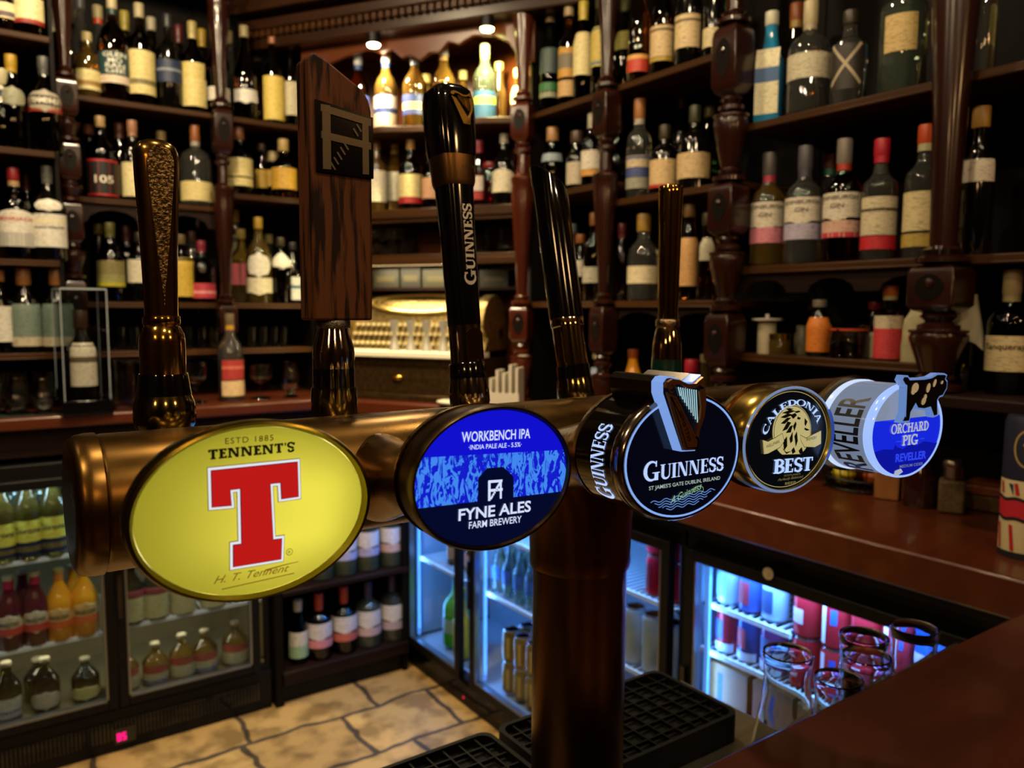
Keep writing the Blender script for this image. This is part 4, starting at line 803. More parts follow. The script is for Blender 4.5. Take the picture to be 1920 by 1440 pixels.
def bottle(name, pos, r, h, st, glass, cap, foil, labels, face, label, cat, group, sq=None, zbase=0):
    t = thing(name, label, cat, pos, face, group)
    pf = prof(st, r, h)
    MB().lathe(pf, 20 if not sq else 24, sq=None).build('glass_body', glassmat(glass), t) if not sq else MB().rings([[(x, y, z) for x, y in [((q*cos(a_)/((abs(cos(a_))**sq+abs(sin(a_))**sq)**(1/sq)) if i < 4 else q*cos(a_)), (q*sin(a_)/((abs(cos(a_))**sq+abs(sin(a_))**sq)**(1/sq)) if i < 4 else q*sin(a_))) for a_ in [2*pi*j/24 for j in range(24)]]] for i, (q, z) in enumerate(pf)]).build('glass_body', glassmat(glass), t)
    rn = pf[-1][0]; c0 = CAPZ[st]*h; cm = MB()
    dim = lambda q: ''.join('%02x' % int(int(q[i:i+2], 16)*.84) for i in (0, 2, 4))  # darkens cap colours to paint the shade over the bottle tops
    if foil: cm.use(paint(dim(foil), .4)).lathe([(rn+.0016, c0-.055*h), (rn+.0016, c0)], 16)
    if cap:
        wide = .003 if st != 'jar' else .004
        if st == 'dump' : wide = .004
        cm.use(paint(dim(cap), .4)).lathe([(rn+wide*.6, c0), (rn+wide, c0+.004), (rn+wide, h-.003), (rn+wide*.7, h)], 16)
    if cm.v: cm.build('cap' if st != 'squat' else 'stopper', None, t)
    R_ = r+.0007
    for li_, L in enumerate(labels):
        z0, z1, col = L[0], L[1], L[2]; o = L[3] if len(L) > 3 else {}
        z0, z1 = max(.004, min(z0, z1)), min(h*.97, max(z0, z1)); ha = radians(o.get('ha', 72))
        def rad(z):
            for (ra, za), (rb, zb) in zip(pf, pf[1:]):
                if za <= z <= zb: return ra+(rb-ra)*(z-za)/max(1e-6, zb-za)
            return rn
        def mp(a, c, d):
            R2 = rad(c)+.0010+.0004*li_+d
            if sq: return (a, -R2, c)
            return (R2*sin(a/R_), -R2*cos(a/R_), c)
        lb = MB().use(label_mat(col)); W = R_*ha if not sq else r*.86
        if o.get('o'):
            n = 26; cz, hz = (z0+z1)/2, (z1-z0)/2; rows = 7
            for i in range(rows):
                za, zb = -1+2*i/rows, -1+2*(i+1)/rows; wa, wb = sqrt(max(0, 1-za*za)), sqrt(max(0, 1-zb*zb)); sg = 8
                P = [mp(W*wa*(-1+2*j/sg), cz+hz*za, 0) for j in range(sg+1)]+[mp(W*wb*(-1+2*j/sg), cz+hz*zb, 0) for j in range(sg+1)]
                lb.raw(P, [(j, j+1, j+sg+2, j+sg+1) for j in range(sg)])
        else:
            sg = 14; nz_ = 9; zs = [z0+(z1-z0)*i_/nz_ for i_ in range(nz_+1)]
            P = []
            for zi, z in enumerate(zs):
                for j in range(sg+1):
                    u = -1+2*j/sg; zz = z
                    if o.get('scal'): zz = z-(.010*max(0, 1-abs(u)*2.5))*(1-zi/nz_)
                    if o.get('arch'): zz = z-.016*u*u*zi/nz_
                    P.append(mp(W*u, zz, 0))
            lb.raw(P, [(q*(sg+1)+j, q*(sg+1)+j+1, (q+1)*(sg+1)+j+1, (q+1)*(sg+1)+j) for q in range(nz_) for j in range(sg)])
        if o.get('x'):
            lb.use(paint(o['x']))
            for s_ in (1, -1): lb.strip([(W*s_*(-.9+.18*q), z0+(z1-z0)*(.1+.08*q)) for q in range(11)], .007, .0006, mp)
        for tx_ in o.get('t', ()):
            s_, v, hf, tc_ = tx_[:4]; wf = tx_[4] if len(tx_) > 4 else .8
            lb.use(paint(tc_)); zt = z0+(z1-z0)*v
            text(lb, s_, (-W*wf, zt), (W*wf, zt), (z1-z0)*hf, .0006, mp, bold=.02)
        for bd in o.get('b', ()):
            v0, v1, bc = bd; lb.use(paint(bc)); a0, a1 = z0+(z1-z0)*v0, z0+(z1-z0)*v1; sg = 10
            P = [mp(W*(-1+2*j/sg), a0, .0003) for j in range(sg+1)]+[mp(W*(-1+2*j/sg), a1, .0003) for j in range(sg+1)]; lb.raw(P, [(j, j+1, j+sg+2, j+sg+1) for j in range(sg)])
        lb.build('label', None, t)
    return t
SHELVES = {}   # key: axis, plane, shelf height, words
def shelf(k, axis, val, z, words): SHELVES[k] = (axis, val, z, words)
for k, z, w_ in zip(('A1', 'A2', 'A3', 'A4'), ZA, ('top shelf', 'second shelf', 'third shelf', 'lowest shelf')): shelf(k, 1, 3.0, z, w_+', end bay')
for k, z, w_ in zip(('B1', 'B2', 'B3', 'B4'), ZB, ('top shelf', 'second shelf', 'third shelf', 'lowest shelf')): shelf(k, 1, 3.15, z, w_+', brass-handle bay')
for k, z, w_ in zip(('C1', 'C2', 'C3', 'C4'), ZCc, ('top shelf', 'second shelf', 'third shelf', 'lowest shelf')): shelf(k, 1, 3.15, z, w_+', wooden-handle bay')
shelf('LC', 1, 2.88, 1.162, 'whisky counter')
shelf('K1', 'd', 0, 2.195, 'lit corner shelf'); shelf('K2', 'd', 0, 1.888, 'corner shelf below the lit one'); shelf('K3', 'd', 0, 1.714, 'corner glass shelf')
shelf('D1', 0, 1.72, 2.20, 'top right shelf'); shelf('D2', 0, 1.72, 1.913, 'middle shelf, reddish-post bay'); shelf('E2b', 0, 1.72, 1.85, 'middle shelf, gold-handle bay'); shelf('D3', 0, 1.72, 1.532, 'lower shelf behind the gold handle'); shelf('D4', 0, 1.76, 1.16, 'bottom shelf behind the gold handle')
shelf('E1', 0, 1.72, 1.99, 'upper gin shelf'); shelf('E2', 0, 1.72, 1.62, 'middle gin shelf'); shelf('E3', 0, 1.72, 1.39, 'lowest gin shelf'); shelf('F3', 0, 1.72, 1.335, 'shelf at the far right')
shelf('L1', 1, 2.87, .70, 'upper rack, beer fridge'); shelf('L2', 1, 2.87, .415, 'middle rack, beer fridge'); shelf('L3', 1, 2.87, .19, 'fridge floor, first door'); shelf('M2', 1, 2.87, .42, 'rack, second fridge door'); shelf('M3', 1, 2.87, .19, 'fridge floor, second door')
shelf('U1', 1, 2.86, .444, 'upper shelf, gin cupboard'); shelf('U2', 1, 2.86, .127, 'lower shelf, gin cupboard')
def atd(x, y, n):
    r = ray(x, y); nd = Vector((-sin(DG), cos(DG), 0)); A = Vector((1.2, 3.15, 0)); k = ((A-EYE).dot(nd)+n)/r.dot(nd); return EYE+r*k
SETB = (.055, .135, .225)
ROWS = []
def B(k, px, top, w_, row, st, glass, cap, foil, labels, desc, name='whisky_bottle', cat='bottle', h=None, sq=None): ROWS.append((k, px, top, w_, row, st, glass, cap, foil, labels, desc, name, cat, h, sq))
W_ = 'whisky_bottle'
# --- end bay
B('A1', 8, None, 40, 0, 'std', 'a', None, None, [(5, 34, CREAM, {'b': [(.1, .45, '5a4a58')]})], 'amber bottle with cream label and purple spot', h=.30)
B('A1', 52, None, 53, 0, 'bord', 'a', None, None, [(-6, 36, CREAM), (36, 44, '8a1c14')], 'wide amber bottle with cream label and red strip', h=.31)
B('A1', 91, None, 32, 1, 'std', 'd', None, None, [(14, 58, PALE)], 'dark bottle with tall pale label', h=.31)
B('A2', 2, 130, 30, 0, 'dump', 'd', 'c0b890', None, [(158, 190, PALE, {'o': 1, 'b': [(.3, .7, '1c3060')]})], 'bottle with round blue and white label')
B('A2', 22, 104, 42, 0, 'std', 'd', 'c09a28', 'c09a28', [(160, 200, '8a8a74', {'o': 1, 't': [('SPEYSIDE', .5, .16, 'd8d4c0', .6)] if 0 else []})], 'dark bottle with yellow capsule and grey label')
B('A2', 84, 108, 54, 0, 'std', 'd', '5a5a58', '4a4a4a', [(184, 210, '8a2a14', {'ha': 88}), (167, 211, '9a9484', {'o': 1, 'b': [(.3, .72, '26241e')], 't': [('TAMDHU', .40, .2, 'd8d4c4', .66)]})], 'squat dark bottle with oval silver label')
B('A2', 103, 148, 30, 1, 'std', 'd', '6a4a40', None, [], 'plain dark bottle behind the oval labelled one')
B('A3', 28, 316, 60, 0, 'bord', 'd', '8a1a20', 'b89868', [(393, 462, WHITE, {'arch': 1, 'b': [(.0, .38, 'a8a6a0')], 't': [('BENRIACH', .70, .10, 'b02018', .8)]})], 'bottle with white and grey label, red lettering')
B('A3', 52, 327, 34, 2, 'bord', 'd', '4a0c10', '4a0c10', [], 'dark bottle with deep red capsule', )
B('A3', 90, 312, 58, 0, 'std', 'k', '5a5a54', '5a5a54', [(372, 397, WHITE, {'o': 1, 'ha': 50}), (401, 463, WHITE, {'ha': 74, 'b': [(.72, .84, 'd8cfa8')], 't': [('mortlach', .56, .08, '2a2018', .7)]})], 'black bottle with white label and white seal')
B('A3', 110, 326, 26, 2, 'std', 'd', '4a3020', None, [], 'dim dark bottle beside the carved post')
B('A4', 0, 506, 46, 0, 'bord', 'd', 'a06a38', None, [(574, 641, 'd0ccc0')], 'bottle with white label at the picture edge')
B('A4', 46, 503, 54, 0, 'dump', 'k', 'a06a38', None, [(570, 632, '6a7a70'), (632, 649, 'b8ac94')], 'corked bottle with grey green label, clear of the case')
B('A4', 107, 504, 54, 0, 'dump', 'k', 'a06a38', None, [(570, 632, '6a7a70'), (632, 649, 'b8ac94')], 'corked bottle with grey green label, behind the case')
# --- brass handle bay
B('B1', 131, 12, 26, 1, 'slim', 'd', '3a3838', '3a3838', [], 'slim dark bottle with grey capsule')
B('B1', 151, -6, 44, 1, 'slim', 'c', '5a5a60', None, [], 'tall clear bottle behind the cream label')
B('B1', 165, 62, 42, 0, 'bord', 'y', 'c8b880', None, [(130, 168, 'cfc188', {'b': [(.2, .45, '8a6a30')]})], 'pale bottle with low cream label')
B('B1', 186, 12, 44, 1, 'std', 'c', 'b8ac80', 'c84414', [(104, 160, 'b83418')], 'bottle with orange capsule and orange label')
B('B1', 213, -8, 54, 0, 'std', 'a', 'c8b890', '1c3c40', [(97, 139, '1f4044', {'t': [('GLEN', .76, .2, 'd0d0c0', .62), ('MO', .5, .2, 'd0d0c0', .36), ('RAN', .27, .2, 'd0d0c0', .5), ('GIE', .04, .2, 'd0d0c0', .5)]}), (141, 156, 'd0c0ac')], 'bottle with teal label and white strip')
B('B1', 235, 22, 34, 2, 'std', 'd', 'b0a040', 'b0a040', [], 'dim bottle with yellow capsule')
B('B1', 263, 8, 50, 0, 'bord', 'd', 'b8ac88', None, [(94, 176, 'd2c283', {'ha': 66, 'b': [(.22, .34, '6a6440')]})], 'bottle with tall cream label')
B('B1', 285, 34, 36, 2, 'std', 'd', 'b8b098', None, [], 'dim clear bottle with white cap')
B('B1', 316, 28, 46, 0, 'bord', 'k', '2a2a30', None, [(112, 154, '1e2c4c', {'b': [(.5, .62, '7a8090')]})], 'black bottle with navy label')
B('B1', 336, 48, 30, 2, 'std', 'd', '5a1a1c', '5a1a1c', [], 'dim bottle with dark red capsule')
B('B1', 362, 42, 46, 0, 'std', 'd', 'b0a060', 'c0b070', [(117, 146, 'cdbb70', {'ha': 60}), (146, 199, 'd2c27c')], 'bottle with stepped yellow cream label')
B('B1', 380, 56, 30, 2, 'std', 'd', 'b09028', 'b09028', [(130, 180, 'b09a40')], 'dim bottle with golden capsule')
B('B2', 168, 234, 26, 2, 'std', 'd', 'a8683c', None, [], 'dim corked bottle behind')
B('B2', 190, 219, 56, 0, 'std', 'd', 'b89868', None, [(299, 367, 'a01820', {'ha': 66, 'b': [(.06, .94, '120e0c')], 't': [('105', .36, .2, 'd8d0c0', .5)]})], 'squat bottle with black label framed in red')
B('B2', 226, 232, 34, 1, 'std', 'd', '6a3a28', '5a3a2a', [(310, 366, '6a5a28')], 'dim bottle with brown capsule')
B('B2', 250, 227, 42, 0, 'bord', 'k', 'a87858', 'a87858', [(305, 368, CREAM)], 'black bottle with cream label, half hidden')
B('B2', 304, 247, 44, 1, 'std', 'd', 'a89058', None, [], 'corked bottle hidden behind the brass handle')
B('B2', 368, 236, 56, 0, 'squat', 'c', '9a5a2c', 'a8a498', [(340, 376, 'd2c285', {'ha': 76})], 'clear bottle with low cream label')
B('B3', 186, 420, 34, 1, 'std', 'd', '6a5a20', None, [], 'dim bottle with dull gold neck')
B('B3', 208, 418, 48, 0, 'std', 'v', '5a5a28', '5a5a28', [(489, 515, '7a7244'), (515, 537, '8a8a50', {'b': [(.0, .35, 'a8a024')]})], 'olive bottle with dark and yellow label')
B('B3', 238, 424, 36, 1, 'bord', 'd', '4a1414', '4a1414', [], 'dark bottle with red wax neck')
B('B3', 262, 436, 44, 0, 'bord', 'k', '2a2018', None, [(487, 530, 'cfc8b0')], 'black bottle with white label by the brass handle')
B('B3', 340, 440, 44, 0, 'bord', 'd', '6a5a38', None, [(483, 556, 'c8a83c', {'ha': 78})], 'bottle with tall golden yellow label')
B('B3', 360, 434, 40, 1, 'std', 'c', '4a3020', None, [], 'dim clear bottle behind')
B('B3', 379, 452, 48, 0, 'std', 'd', '8a2c3c', '8a3040', [(531, 559, 'b83848', {'b': [(.3, .5, 'd89090')]})], 'dark bottle with bright pink red label')
# --- wooden handle bay
B('C1', 409, 40, 42, 0, 'std', 'd', '2a2018', None, [(163, 188, 'd2ccc0')], 'dark bottle with white label behind the post')
B('C1', 430, 60, 30, 2, 'std', 'c', 'b0a070', None, [], 'dim clear bottle with cream cap')
B('C1', 460, 50, 42, 0, 'slim', 'd', 'b8ac80', None, [(167, 190, 'd2d0ca', {'scal': 1})], 'bottle with white scalloped label')
B('C1', 484, 95, 32, 2, 'std', 'a', 'c8b890', None, [], 'dim amber bottle behind')
B('C1', 512, 61, 40, 0, 'std', 'd', '9a5a34', None, [(142, 224, 'd0b95a', {'ha': 70})], 'bottle with tall yellow label, brown cap')
B('C1', 546, 74, 34, 0, 'std', 'd', '8a5438', None, [(153, 216, 'b8b094')], 'bottle with narrow pale label next the wooden handle')
B('C2', 448, 238, 48, 0, 'dump', 'd', '7a4a28', None, [(296, 330, 'd2c488', {'ha': 78}), (333, 348, 'd2c488')], 'dark bottle with cream label and lower strip')
B('C2', 491, 270, 26, 1, 'std', 'a', '4a3a20', None, [(318, 352, 'b09030')], 'dim bottle with narrow gold label')
B('C2', 512, 285, 40, 1, 'dump', 'a', 'b8a478', None, [(318, 350, 'a8842c')], 'bottle with pale wax stopper and gold label')
B('C2', 532, 262, 46, 0, 'dump', 'a', 'b89c60', None, [(314, 354, 'b8902c', {'ha': 78})], 'amber bottle with wide gold label')
B('C3', 441, 393, 34, 2, 'std', 'c', 'c09a30', None, [(440, 500, '8a8a70')], 'dim clear bottle with gold cap')
B('C3', 453, 430, 44, 1, 'std', 'y', 'b8a050', None, [(494, 534, 'b85a68')], 'pale bottle with pink label')
B('C3', 485, 408, 46, 0, 'std', 'y', 'b08c30', None, [(474, 521, 'd8d4c8', {'o': 1, 'ha': 58}), (521, 549, 'd4ccb0', {'scal': 1, 'ha': 80})], 'bottle with round white label above a square one')
B('C3', 505, 440, 38, 2, 'std', 'c', 'a89858', None, [], 'dim clear bottle behind')
B('C3', 526, 446, 42, 0, 'std', 'd', '3a3020', None, [(471, 505, 'cfcabc', {'o': 1})], 'dark bottle with white oval label')
B('C3', 549, 455, 34, 0, 'std', 't', '1c1c1c', None, [(519, 562, 'c8cac4', {'b': [(.5, .62, '1a5a70')]})], 'dark teal bottle with white striped label')
# --- lit corner
B('K1', 672, 104, 42, 0, 'std', 'a', 'c8c8d0', '2a4a8a', [(178, 205, '24366e')], 'amber bottle half hidden by the wooden handle')
B('K1', 724, 100, 44, 0, 'std', 'y', 'd0ccc8', '2a4a8a', [(177, 212, '28407c', {'b': [(.3, .95, 'd8d0c8')]}), (212, 236, 'e0c8a8')], 'amber bottle with blue and white label')
B('K1', 778, 96, 46, 0, 'std', 'y', 'c8ccd8', '8a98b8', [(176, 214, '2e4284', {'b': [(.25, .6, 'd8b878')]})], 'amber bottle with blue label and red seal')
B('K1', 832, 86, 42, 0, 'std', 'y', 'd8d8e0', 'c8a060', [(176, 214, '2e4284')], 'bottle hidden behind the tall harp handle')
B('K1', 800, 140, 36, 2, 'std', 'y', 'd8c070', None, [], 'dim gold bottle at the back')
B('K1', 868, 134, 36, 2, 'std', 'y', 'd8c890', None, [], 'gold lit bottle deep behind')
B('K1', 909, 84, 46, 0, 'std', 'w', 'a8b898', 'b8b460', [(170, 220, '20507c', {'b': [(.5, .8, '9ab050')]})], 'pale bottle with teal blue label')
B('K1', 936, 118, 30, 1, 'slim', 'y', 'b8ac60', None, [], 'slim yellow bottle with pointed neck')
B('K1', 972, 130, 28, 0, 'slim', 'y', 'e0d8a0', 'e0d8a0', [(160, 196, 'd8d0a0'), (200, 222, 'd8d0a0')], 'slender bottle with cream neck and label')
B('K2', 706, 262, 40, 0, 'bord', 'y', '7a5a30', None, [(319, 378, 'd4cdb8')], 'bottle with tall white label')
B('K2', 740, 272, 34, 1, 'std', 'y', 'c8a858', None, [(322, 376, 'd0ccb4')], 'bottle with white label set back')
B('K2', 770, 262, 46, 0, 'bord', 'd', 'a07838', None, [(326, 369, 'd2c48c'), (369, 381, 'a01c20')], 'bottle with cream label above red strip')
B('K2', 808, 280, 34, 0, 'std', 'd', '5a3a28', None, [(333, 372, 'c89a78')], 'bottle with salmon pink label')
B('K2', 898, 264, 28, 0, 'std', 'r', '8a1c34', '8a1c34', [(330, 358, 'c8b8b0'), (360, 374, '9a2020')], 'red capsuled bottle beside the harp handle')
B('K2', 918, 305, 26, 0, 'jar', 'r', '7a1418', None, [], 'small round red bottle', 'liqueur_bottle')
B('K2', 945, 252, 44, 0, 'std', 'k', 'b8b0a0', None, [(317, 360, 'd4cbb0', {'arch': 1})], 'black bottle with arched white label')
B('K2', 972, 270, 36, 1, 'bord', 'k', '4a3a28', None, [(320, 362, 'c8c0a0')], 'bottle with pale label near the reddish post')
# --- right shelves, top
B('D1', 1031, 18, 36, 0, 'std', 'g', '8a7040', None, [(86, 134, '3c4c48'), (152, 168, '2a6a38'), (170, 180, '8a8a70')], 'green bottle with stag grey and green labels')
B('D1', 1066, 4, 38, 0, 'bord', 'a', 'a89068', None, [(86, 142, 'b8862c', {'b': [(.3, .8, '6a6050')]}), (148, 178, 'b89460')], 'amber bottle with orange yellow label')
B('D1', 1094, None, 37, 0, 'std', 'd', 'c8b040', 'c8b040', [(56, 138, 'cfc08a', {'ha': 74})], 'bottle with tall cream label, yellow capsule', h=.33)
B('D1', 1126, None, 34, 0, 'bord', 'g', '3a4020', None, [(46, 122, 'c0a850', {'ha': 74, 'b': [(.05, .95, '2a6478')]})], 'bottle with blue label edged in gold', h=.33)
B('D1', 1152, None, 36, 1, 'slim', 'd', '3a3020', None, [], 'dark slim bottle behind', h=.34)
B('D1', 1172, None, 36, 1, 'std', 'g', '5a5a20', None, [(55, 90, 'b0a858')], 'bottle with green yellow label behind', h=.32)
B('D1', 1198, None, 42, 0, 'std', 'a', '4a3a30', None, [(100, 132, 'b83a20', {'b': [(.75, 1, 'd09850')]})], 'bottle with low orange red label', h=.32)
B('D1', 1243, None, 45, 0, 'std', 'd', '3a3020', None, [(45, 103, 'c6ab7e', {'b': [(.82, .9, '5a4a30')]}), (104, 112, 'a88a30')], 'dark bottle with tan label and gold strip', h=.32)
B('D1', 1292, None, 50, 0, 'bord', 'k', '2a2a20', None, [(24, 86, 'c8b084', {'b': [(.78, .86, '5a4a30')]})], 'black bottle with wide tan label', h=.32)
B('D1', 1337, None, 36, 0, 'std', 'k', '2a2a20', None, [(50, 86, 'c4b48a')], 'black bottle with smaller tan label', h=.31)
B('D1', 1368, None, 44, 1, 'std', 'g', '1c3a20', None, [(30, 90, 'a85a20')], 'bottle with orange label behind the post', h=.32)
# middle
B('D2', 1036, 240, 40, 0, 'dump', 'd', 'b88a58', None, [(285, 300, '8a98a0')], 'corked squat bottle near the reddish post')
B('D2', 1081, 247, 38, 0, 'dump', 'd', '4a3424', None, [(302, 344, 'b4a690', {'ha': 55})], 'squat bottle with pale narrow label')
B('D2', 1111, 214, 42, 0, 'squat', 'a', 'c0b8a0', None, [(280, 315, 'cfc6b4'), (316, 328, 'c08a38')], 'amber bottle with white label over orange strip')
B('E2b', 1158, 230, 34, 1, 'std', 'd', '5a3a24', None, [], 'dim dark bottle by the thin post')
B('E2b', 1198, 187, 46, 0, 'squat', 'c', 'a86a34', 'b8ac98', [(290, 312, 'b8a684', {'b': [(.7, .95, '4a5478')]}), (313, 330, '38447c'), (331, 352, '8a8878')], 'clear bottle with cream and blue label')
B('E2b', 1246, 236, 54, 0, 'squat', 'k', '3a3018', None, [(297, 344, 'c6a878', {'ha': 76}), (344, 350, 'a8201c')], 'black bottle with tan label, red lower edge')
B('E2b', 1278, 164, 36, 2, 'bord', 'k', '5a1014', '5a1014', [], 'dark bottle with deep red capsule')
B('E2b', 1302, 200, 62, 0, 'squat', 'k', '3a3a20', None, [(284, 332, 'c4a87a', {'ha': 76})], 'wide black bottle with tan label')
B('E2b', 1330, 198, 34, 2, 'std', 'g', '6a6020', None, [], 'dim green bottle behind')
# lower
B('D3', 1074, 420, 30, 1, 'slim', 'c', '6a7078', None, [], 'dim clear slim bottle')
B('D3', 1088, 440, 30, 0, 'std', 'a', '8a5020', None, [(488, 518, 'a8a090')], 'small amber bottle with pale label')
B('D3', 1114, 400, 42, 0, 'bord', 'a', '8a5a28', None, [(500, 530, 'a09a88')], 'amber bottle with greyish white label')
B('D3', 1168, 420, 34, 1, 'std', 'd', '6a1c24', '6a1c24', [], 'dim bottle with red capsule')
B('D3', 1206, 402, 58, 0, 'dump', 'c', 'b08838', None, [(498, 531, 'cdbf9c', {'ha': 78})], 'broad clear bottle with low white label')
B('D3', 1292, 384, 36, 0, 'std', 'a', '8a6838', None, [(445, 536, 'c2935a', {'ha': 78})], 'bottle with tall tan orange label')
B('D3', 1327, 400, 40, 0, 'bord', 'a', '3a3020', None, [(445, 488, 'b0a890', {'ha': 40})], 'bottle with small white label')
B('D3', 1354, 400, 36, 1, 'std', 'y', '5a3a20', None, [], 'pale bottle by the dark post')
# gin bay
G_ = 'gin_bottle'
B('E1', 1446, 24, 50, 0, 'slim', 'b', 'd8d4bc', None, [(88, 212, 'd2caa8', {'ha': 60, 'b': [(.48, .70, '3a5a88')]})], 'square blue bottle with long cream label', G_, sq=7)
B('E1', 1492, 8, 40, 2, 'std', 'a', '9a5028', 'b08838', [], 'dim amber bottle with cork', W_)
B('E1', 1518, 4, 76, 0, 'squat', 'c', 'c8b890', 'b8a888', [(96, 144, 'beb69c', {'ha': 84, 't': [('BRUNDY', .45, .3, '5a5a4a', .55)] if 0 else []})], 'broad clear bottle with white band label', G_)
B('E1', 1594, 22, 64, 0, 'bord', 'c', '3a3020', None, [(70, 165, '241c16', {'ha': 55, 'x': 'a89880'})], 'dark bottle with pale crossed strips', G_)
B('E1', 1696, None, 84, 0, 'bord', 'w', '8a8a70', None, [(24, 94, 'bfa468', {'ha': 40})], 'large pale green bottle with tan square label', G_, h=.30)
B('E1', 1790, None, 50, 1, 'bord', 'y', '6a6a30', None, [(20, 80, 'a8a050')], 'bottle with olive label behind the thick post', G_, h=.30)
B('E1', 1842, None, 50, 0, 'std', 'c', '8a8a80', None, [], 'clear bottle beyond the thick post', G_, h=.30)
B('E2', 1441, 288, 62, 0, 'squat', 'y', '5a5450', 'b8344c', [(378, 424, 'cfc6b4', {'ha': 80, 'scal': 1, 't': [('EDINBURGH', .72, .16, '4a4438', .8), ('GIN', .38, .18, '4a4438', .25)]}), (426, 455, 'c87888', {'ha': 80})], 'clear bottle with white and pink label', G_)
B('E2', 1508, 275, 66, 0, 'squat', 'c', '5a5660', '4a4458', [(369, 414, 'cfc6b4', {'ha': 80, 'scal': 1, 't': [('EDINBURGH', .72, .16, '4a4438', .8), ('GIN', .38, .18, '4a4438', .25)]}), (418, 448, 'a8a0b8', {'ha': 80})], 'clear bottle with white and lilac label', G_)
B('E2', 1556, 290, 34, 2, 'std', 'c', '6a3420', '2a8478', [], 'dim bottle with teal capsule', G_)
B('E2', 1581, 262, 68, 0, 'squat', 'r', '8a8078', 'c0402c', [(360, 407, 'cfc6b4', {'ha': 80, 'scal': 1, 't': [('EDINBURGH', .72, .16, '4a4438', .8), ('GIN', .38, .18, '4a4438', .25)]}), (413, 444, 'c8a090', {'ha': 80, 'b': [(0, .3, 'b83040')]})], 'red bottle with white label, orange red capsule', G_)
B('E2', 1650, 262, 62, 0, 'bord', 'c', 'c01c34', 'c01c34', [(368, 440, 'c8bc9c', {'ha': 74, 'b': [(.62, .7, '4a3a30')]}), (442, 467, 'b81c28', {'ha': 74})], 'bottle with white label, crimson cap and strip', G_)
B('E2', 1732, 236, 66, 0, 'bord', 'c', 'c84c18', 'c0b890', [(358, 432, 'c8b78a', {'ha': 78}), (437, 462, 'a89040', {'ha': 78})], 'bottle with cream and gold label, orange cap', G_)
B('E2', 1836, 202, 56, 0, 'bord', 'k', 'b88838', None, [(298, 340, 'c4b8a8', {'ha': 66})], 'black bottle with white label beyond the thick post', G_)
B('E3', 1536, 562, 42, 0, 'std', 'k', '8a8070', None, [(595, 660, 'c8701c', {'ha': 80})], 'black necked bottle with orange label', 'syrup_bottle')
B('E3', 1524, 570, 34, 2, 'std', 'd', 'b04a18', None, [], 'dim bottle with orange red cap', 'syrup_bottle')
B('E3', 1640, 566, 26, 1, 'std', 'g', 'a81c28', None, [(622, 670, 'b8a888')], 'small green bottle with red cap', 'sauce_bottle')
B('E3', 1668, 535, 50, 0, 'bord', 'a', 'b85a1c', 'b0a070', [(592, 616, 'c4b498', {'ha': 80}), (616, 677, 'c23840', {'ha': 82})], 'bottle with orange cap and red pink wrapper', 'juice_bottle')
B('F3', 1810, 556, 50, 0, 'std', 'v', 'a81c1c', None, [], 'green bottle draped with a white cloth', 'wine_bottle')
B('F3', 1893, 506, 76, 0, 'squat', 'g', 'b8a070', 'a89868', [(630, 697, 'cdb98c', {'ha': 80, 't': [('Tanqueray', .62, .16, '3a3020', .7)]})], 'large dark green bottle with cream label', G_)
# bottom shelf of that bay
B('D4', 1186, 655, 36, 0, 'std', 'o', 'b85a1c', None, [], 'orange sauce bottle', 'sauce_bottle')
B('D4', 1200, 705, 24, 0, 'beer', 'd', 'c8b890', None, [(708, 735, 'c8b898')], 'tiny bottle with cream label', 'bitters_bottle')
B('D4', 1296, 674, 34, 0, 'dump', 'k', 'a81c30', None, [], 'dark bottle with red cap', 'sauce_bottle')
B('D4', 1322, 664, 34, 1, 'slim', 'y', 'a89860', None, [], 'dim pale bottle', 'sauce_bottle')
B('D4', 1120, 660, 30, 1, 'std', 'g', 'c8b890', None, [(690, 735, '8a9ab0')], 'green bottle with pale label', 'wine_bottle')
# --- beer fridge
BB = 'beer_bottle'; YL = 'd8c840'
cor = lambda y0, y1, y2: [(y0, y1, 'd6c84a', {'ha': 80, 't': [('Corona', .42, .26, '1c2030', .72)]}), (y1, y2, '141c38', {'ha': 80, 'b': [(.3, .7, '6a5a30')]})]
for px, tp, a_ in ((3, 884, (984, 1026, 1048)), (52, 880, (976, 1016, 1042)), (99, 874, (968, 1008, 1034))):
    B('L1', px, tp, 47, 0, 'beer', 'y', 'c8c8d0', None, cor(*a_), {3: 'lager bottle with yellow and navy label, cut by the picture edge', 52: 'lager bottle with yellow and navy label', 99: 'lager bottle with yellow and navy label next the pipe end'}[px], BB)
for px, d_ in ((28, 'clear lager bottle behind the front row'), (76, 'clear lager bottle in the second row')): B('L1', px, 868, 44, 1, 'beer', 'w', 'b0c0d0', None, [], d_, BB)
B('L1', 132, 870, 44, 1, 'beer', 'g', 'a8c0c0', None, [(960, 978, '5a9a28')], 'green bottle with lime band', BB)
brz = lambda y: [(y, y+44, 'c8b898', {'ha': 70, 'o': 1, 'b': [(.1, .42, 'b84038')], 't': [('BREEZER', .5, .16, '1a1618', .62)]}), (y-76, y-44, '9a1c38', {'ha': 90})]
bro = lambda y: [(y, y+44, 'd0a868', {'ha': 70, 'o': 1, 'b': [(.1, .42, 'c8602c')], 't': [('BREEZER', .5, .16, '1a1618', .62)]}), (y-76, y-48, 'c87838', {'ha': 90})]
B('L2', 18, 1078, 44, 0, 'beer', 'm', 'c8b890', None, brz(1152), 'maroon mixer bottle with white round label', BB); B('L2', 67, 1070, 44, 0, 'beer', 'm', 'c8b890', None, brz(1143), 'maroon mixer bottle beside an orange one', BB)
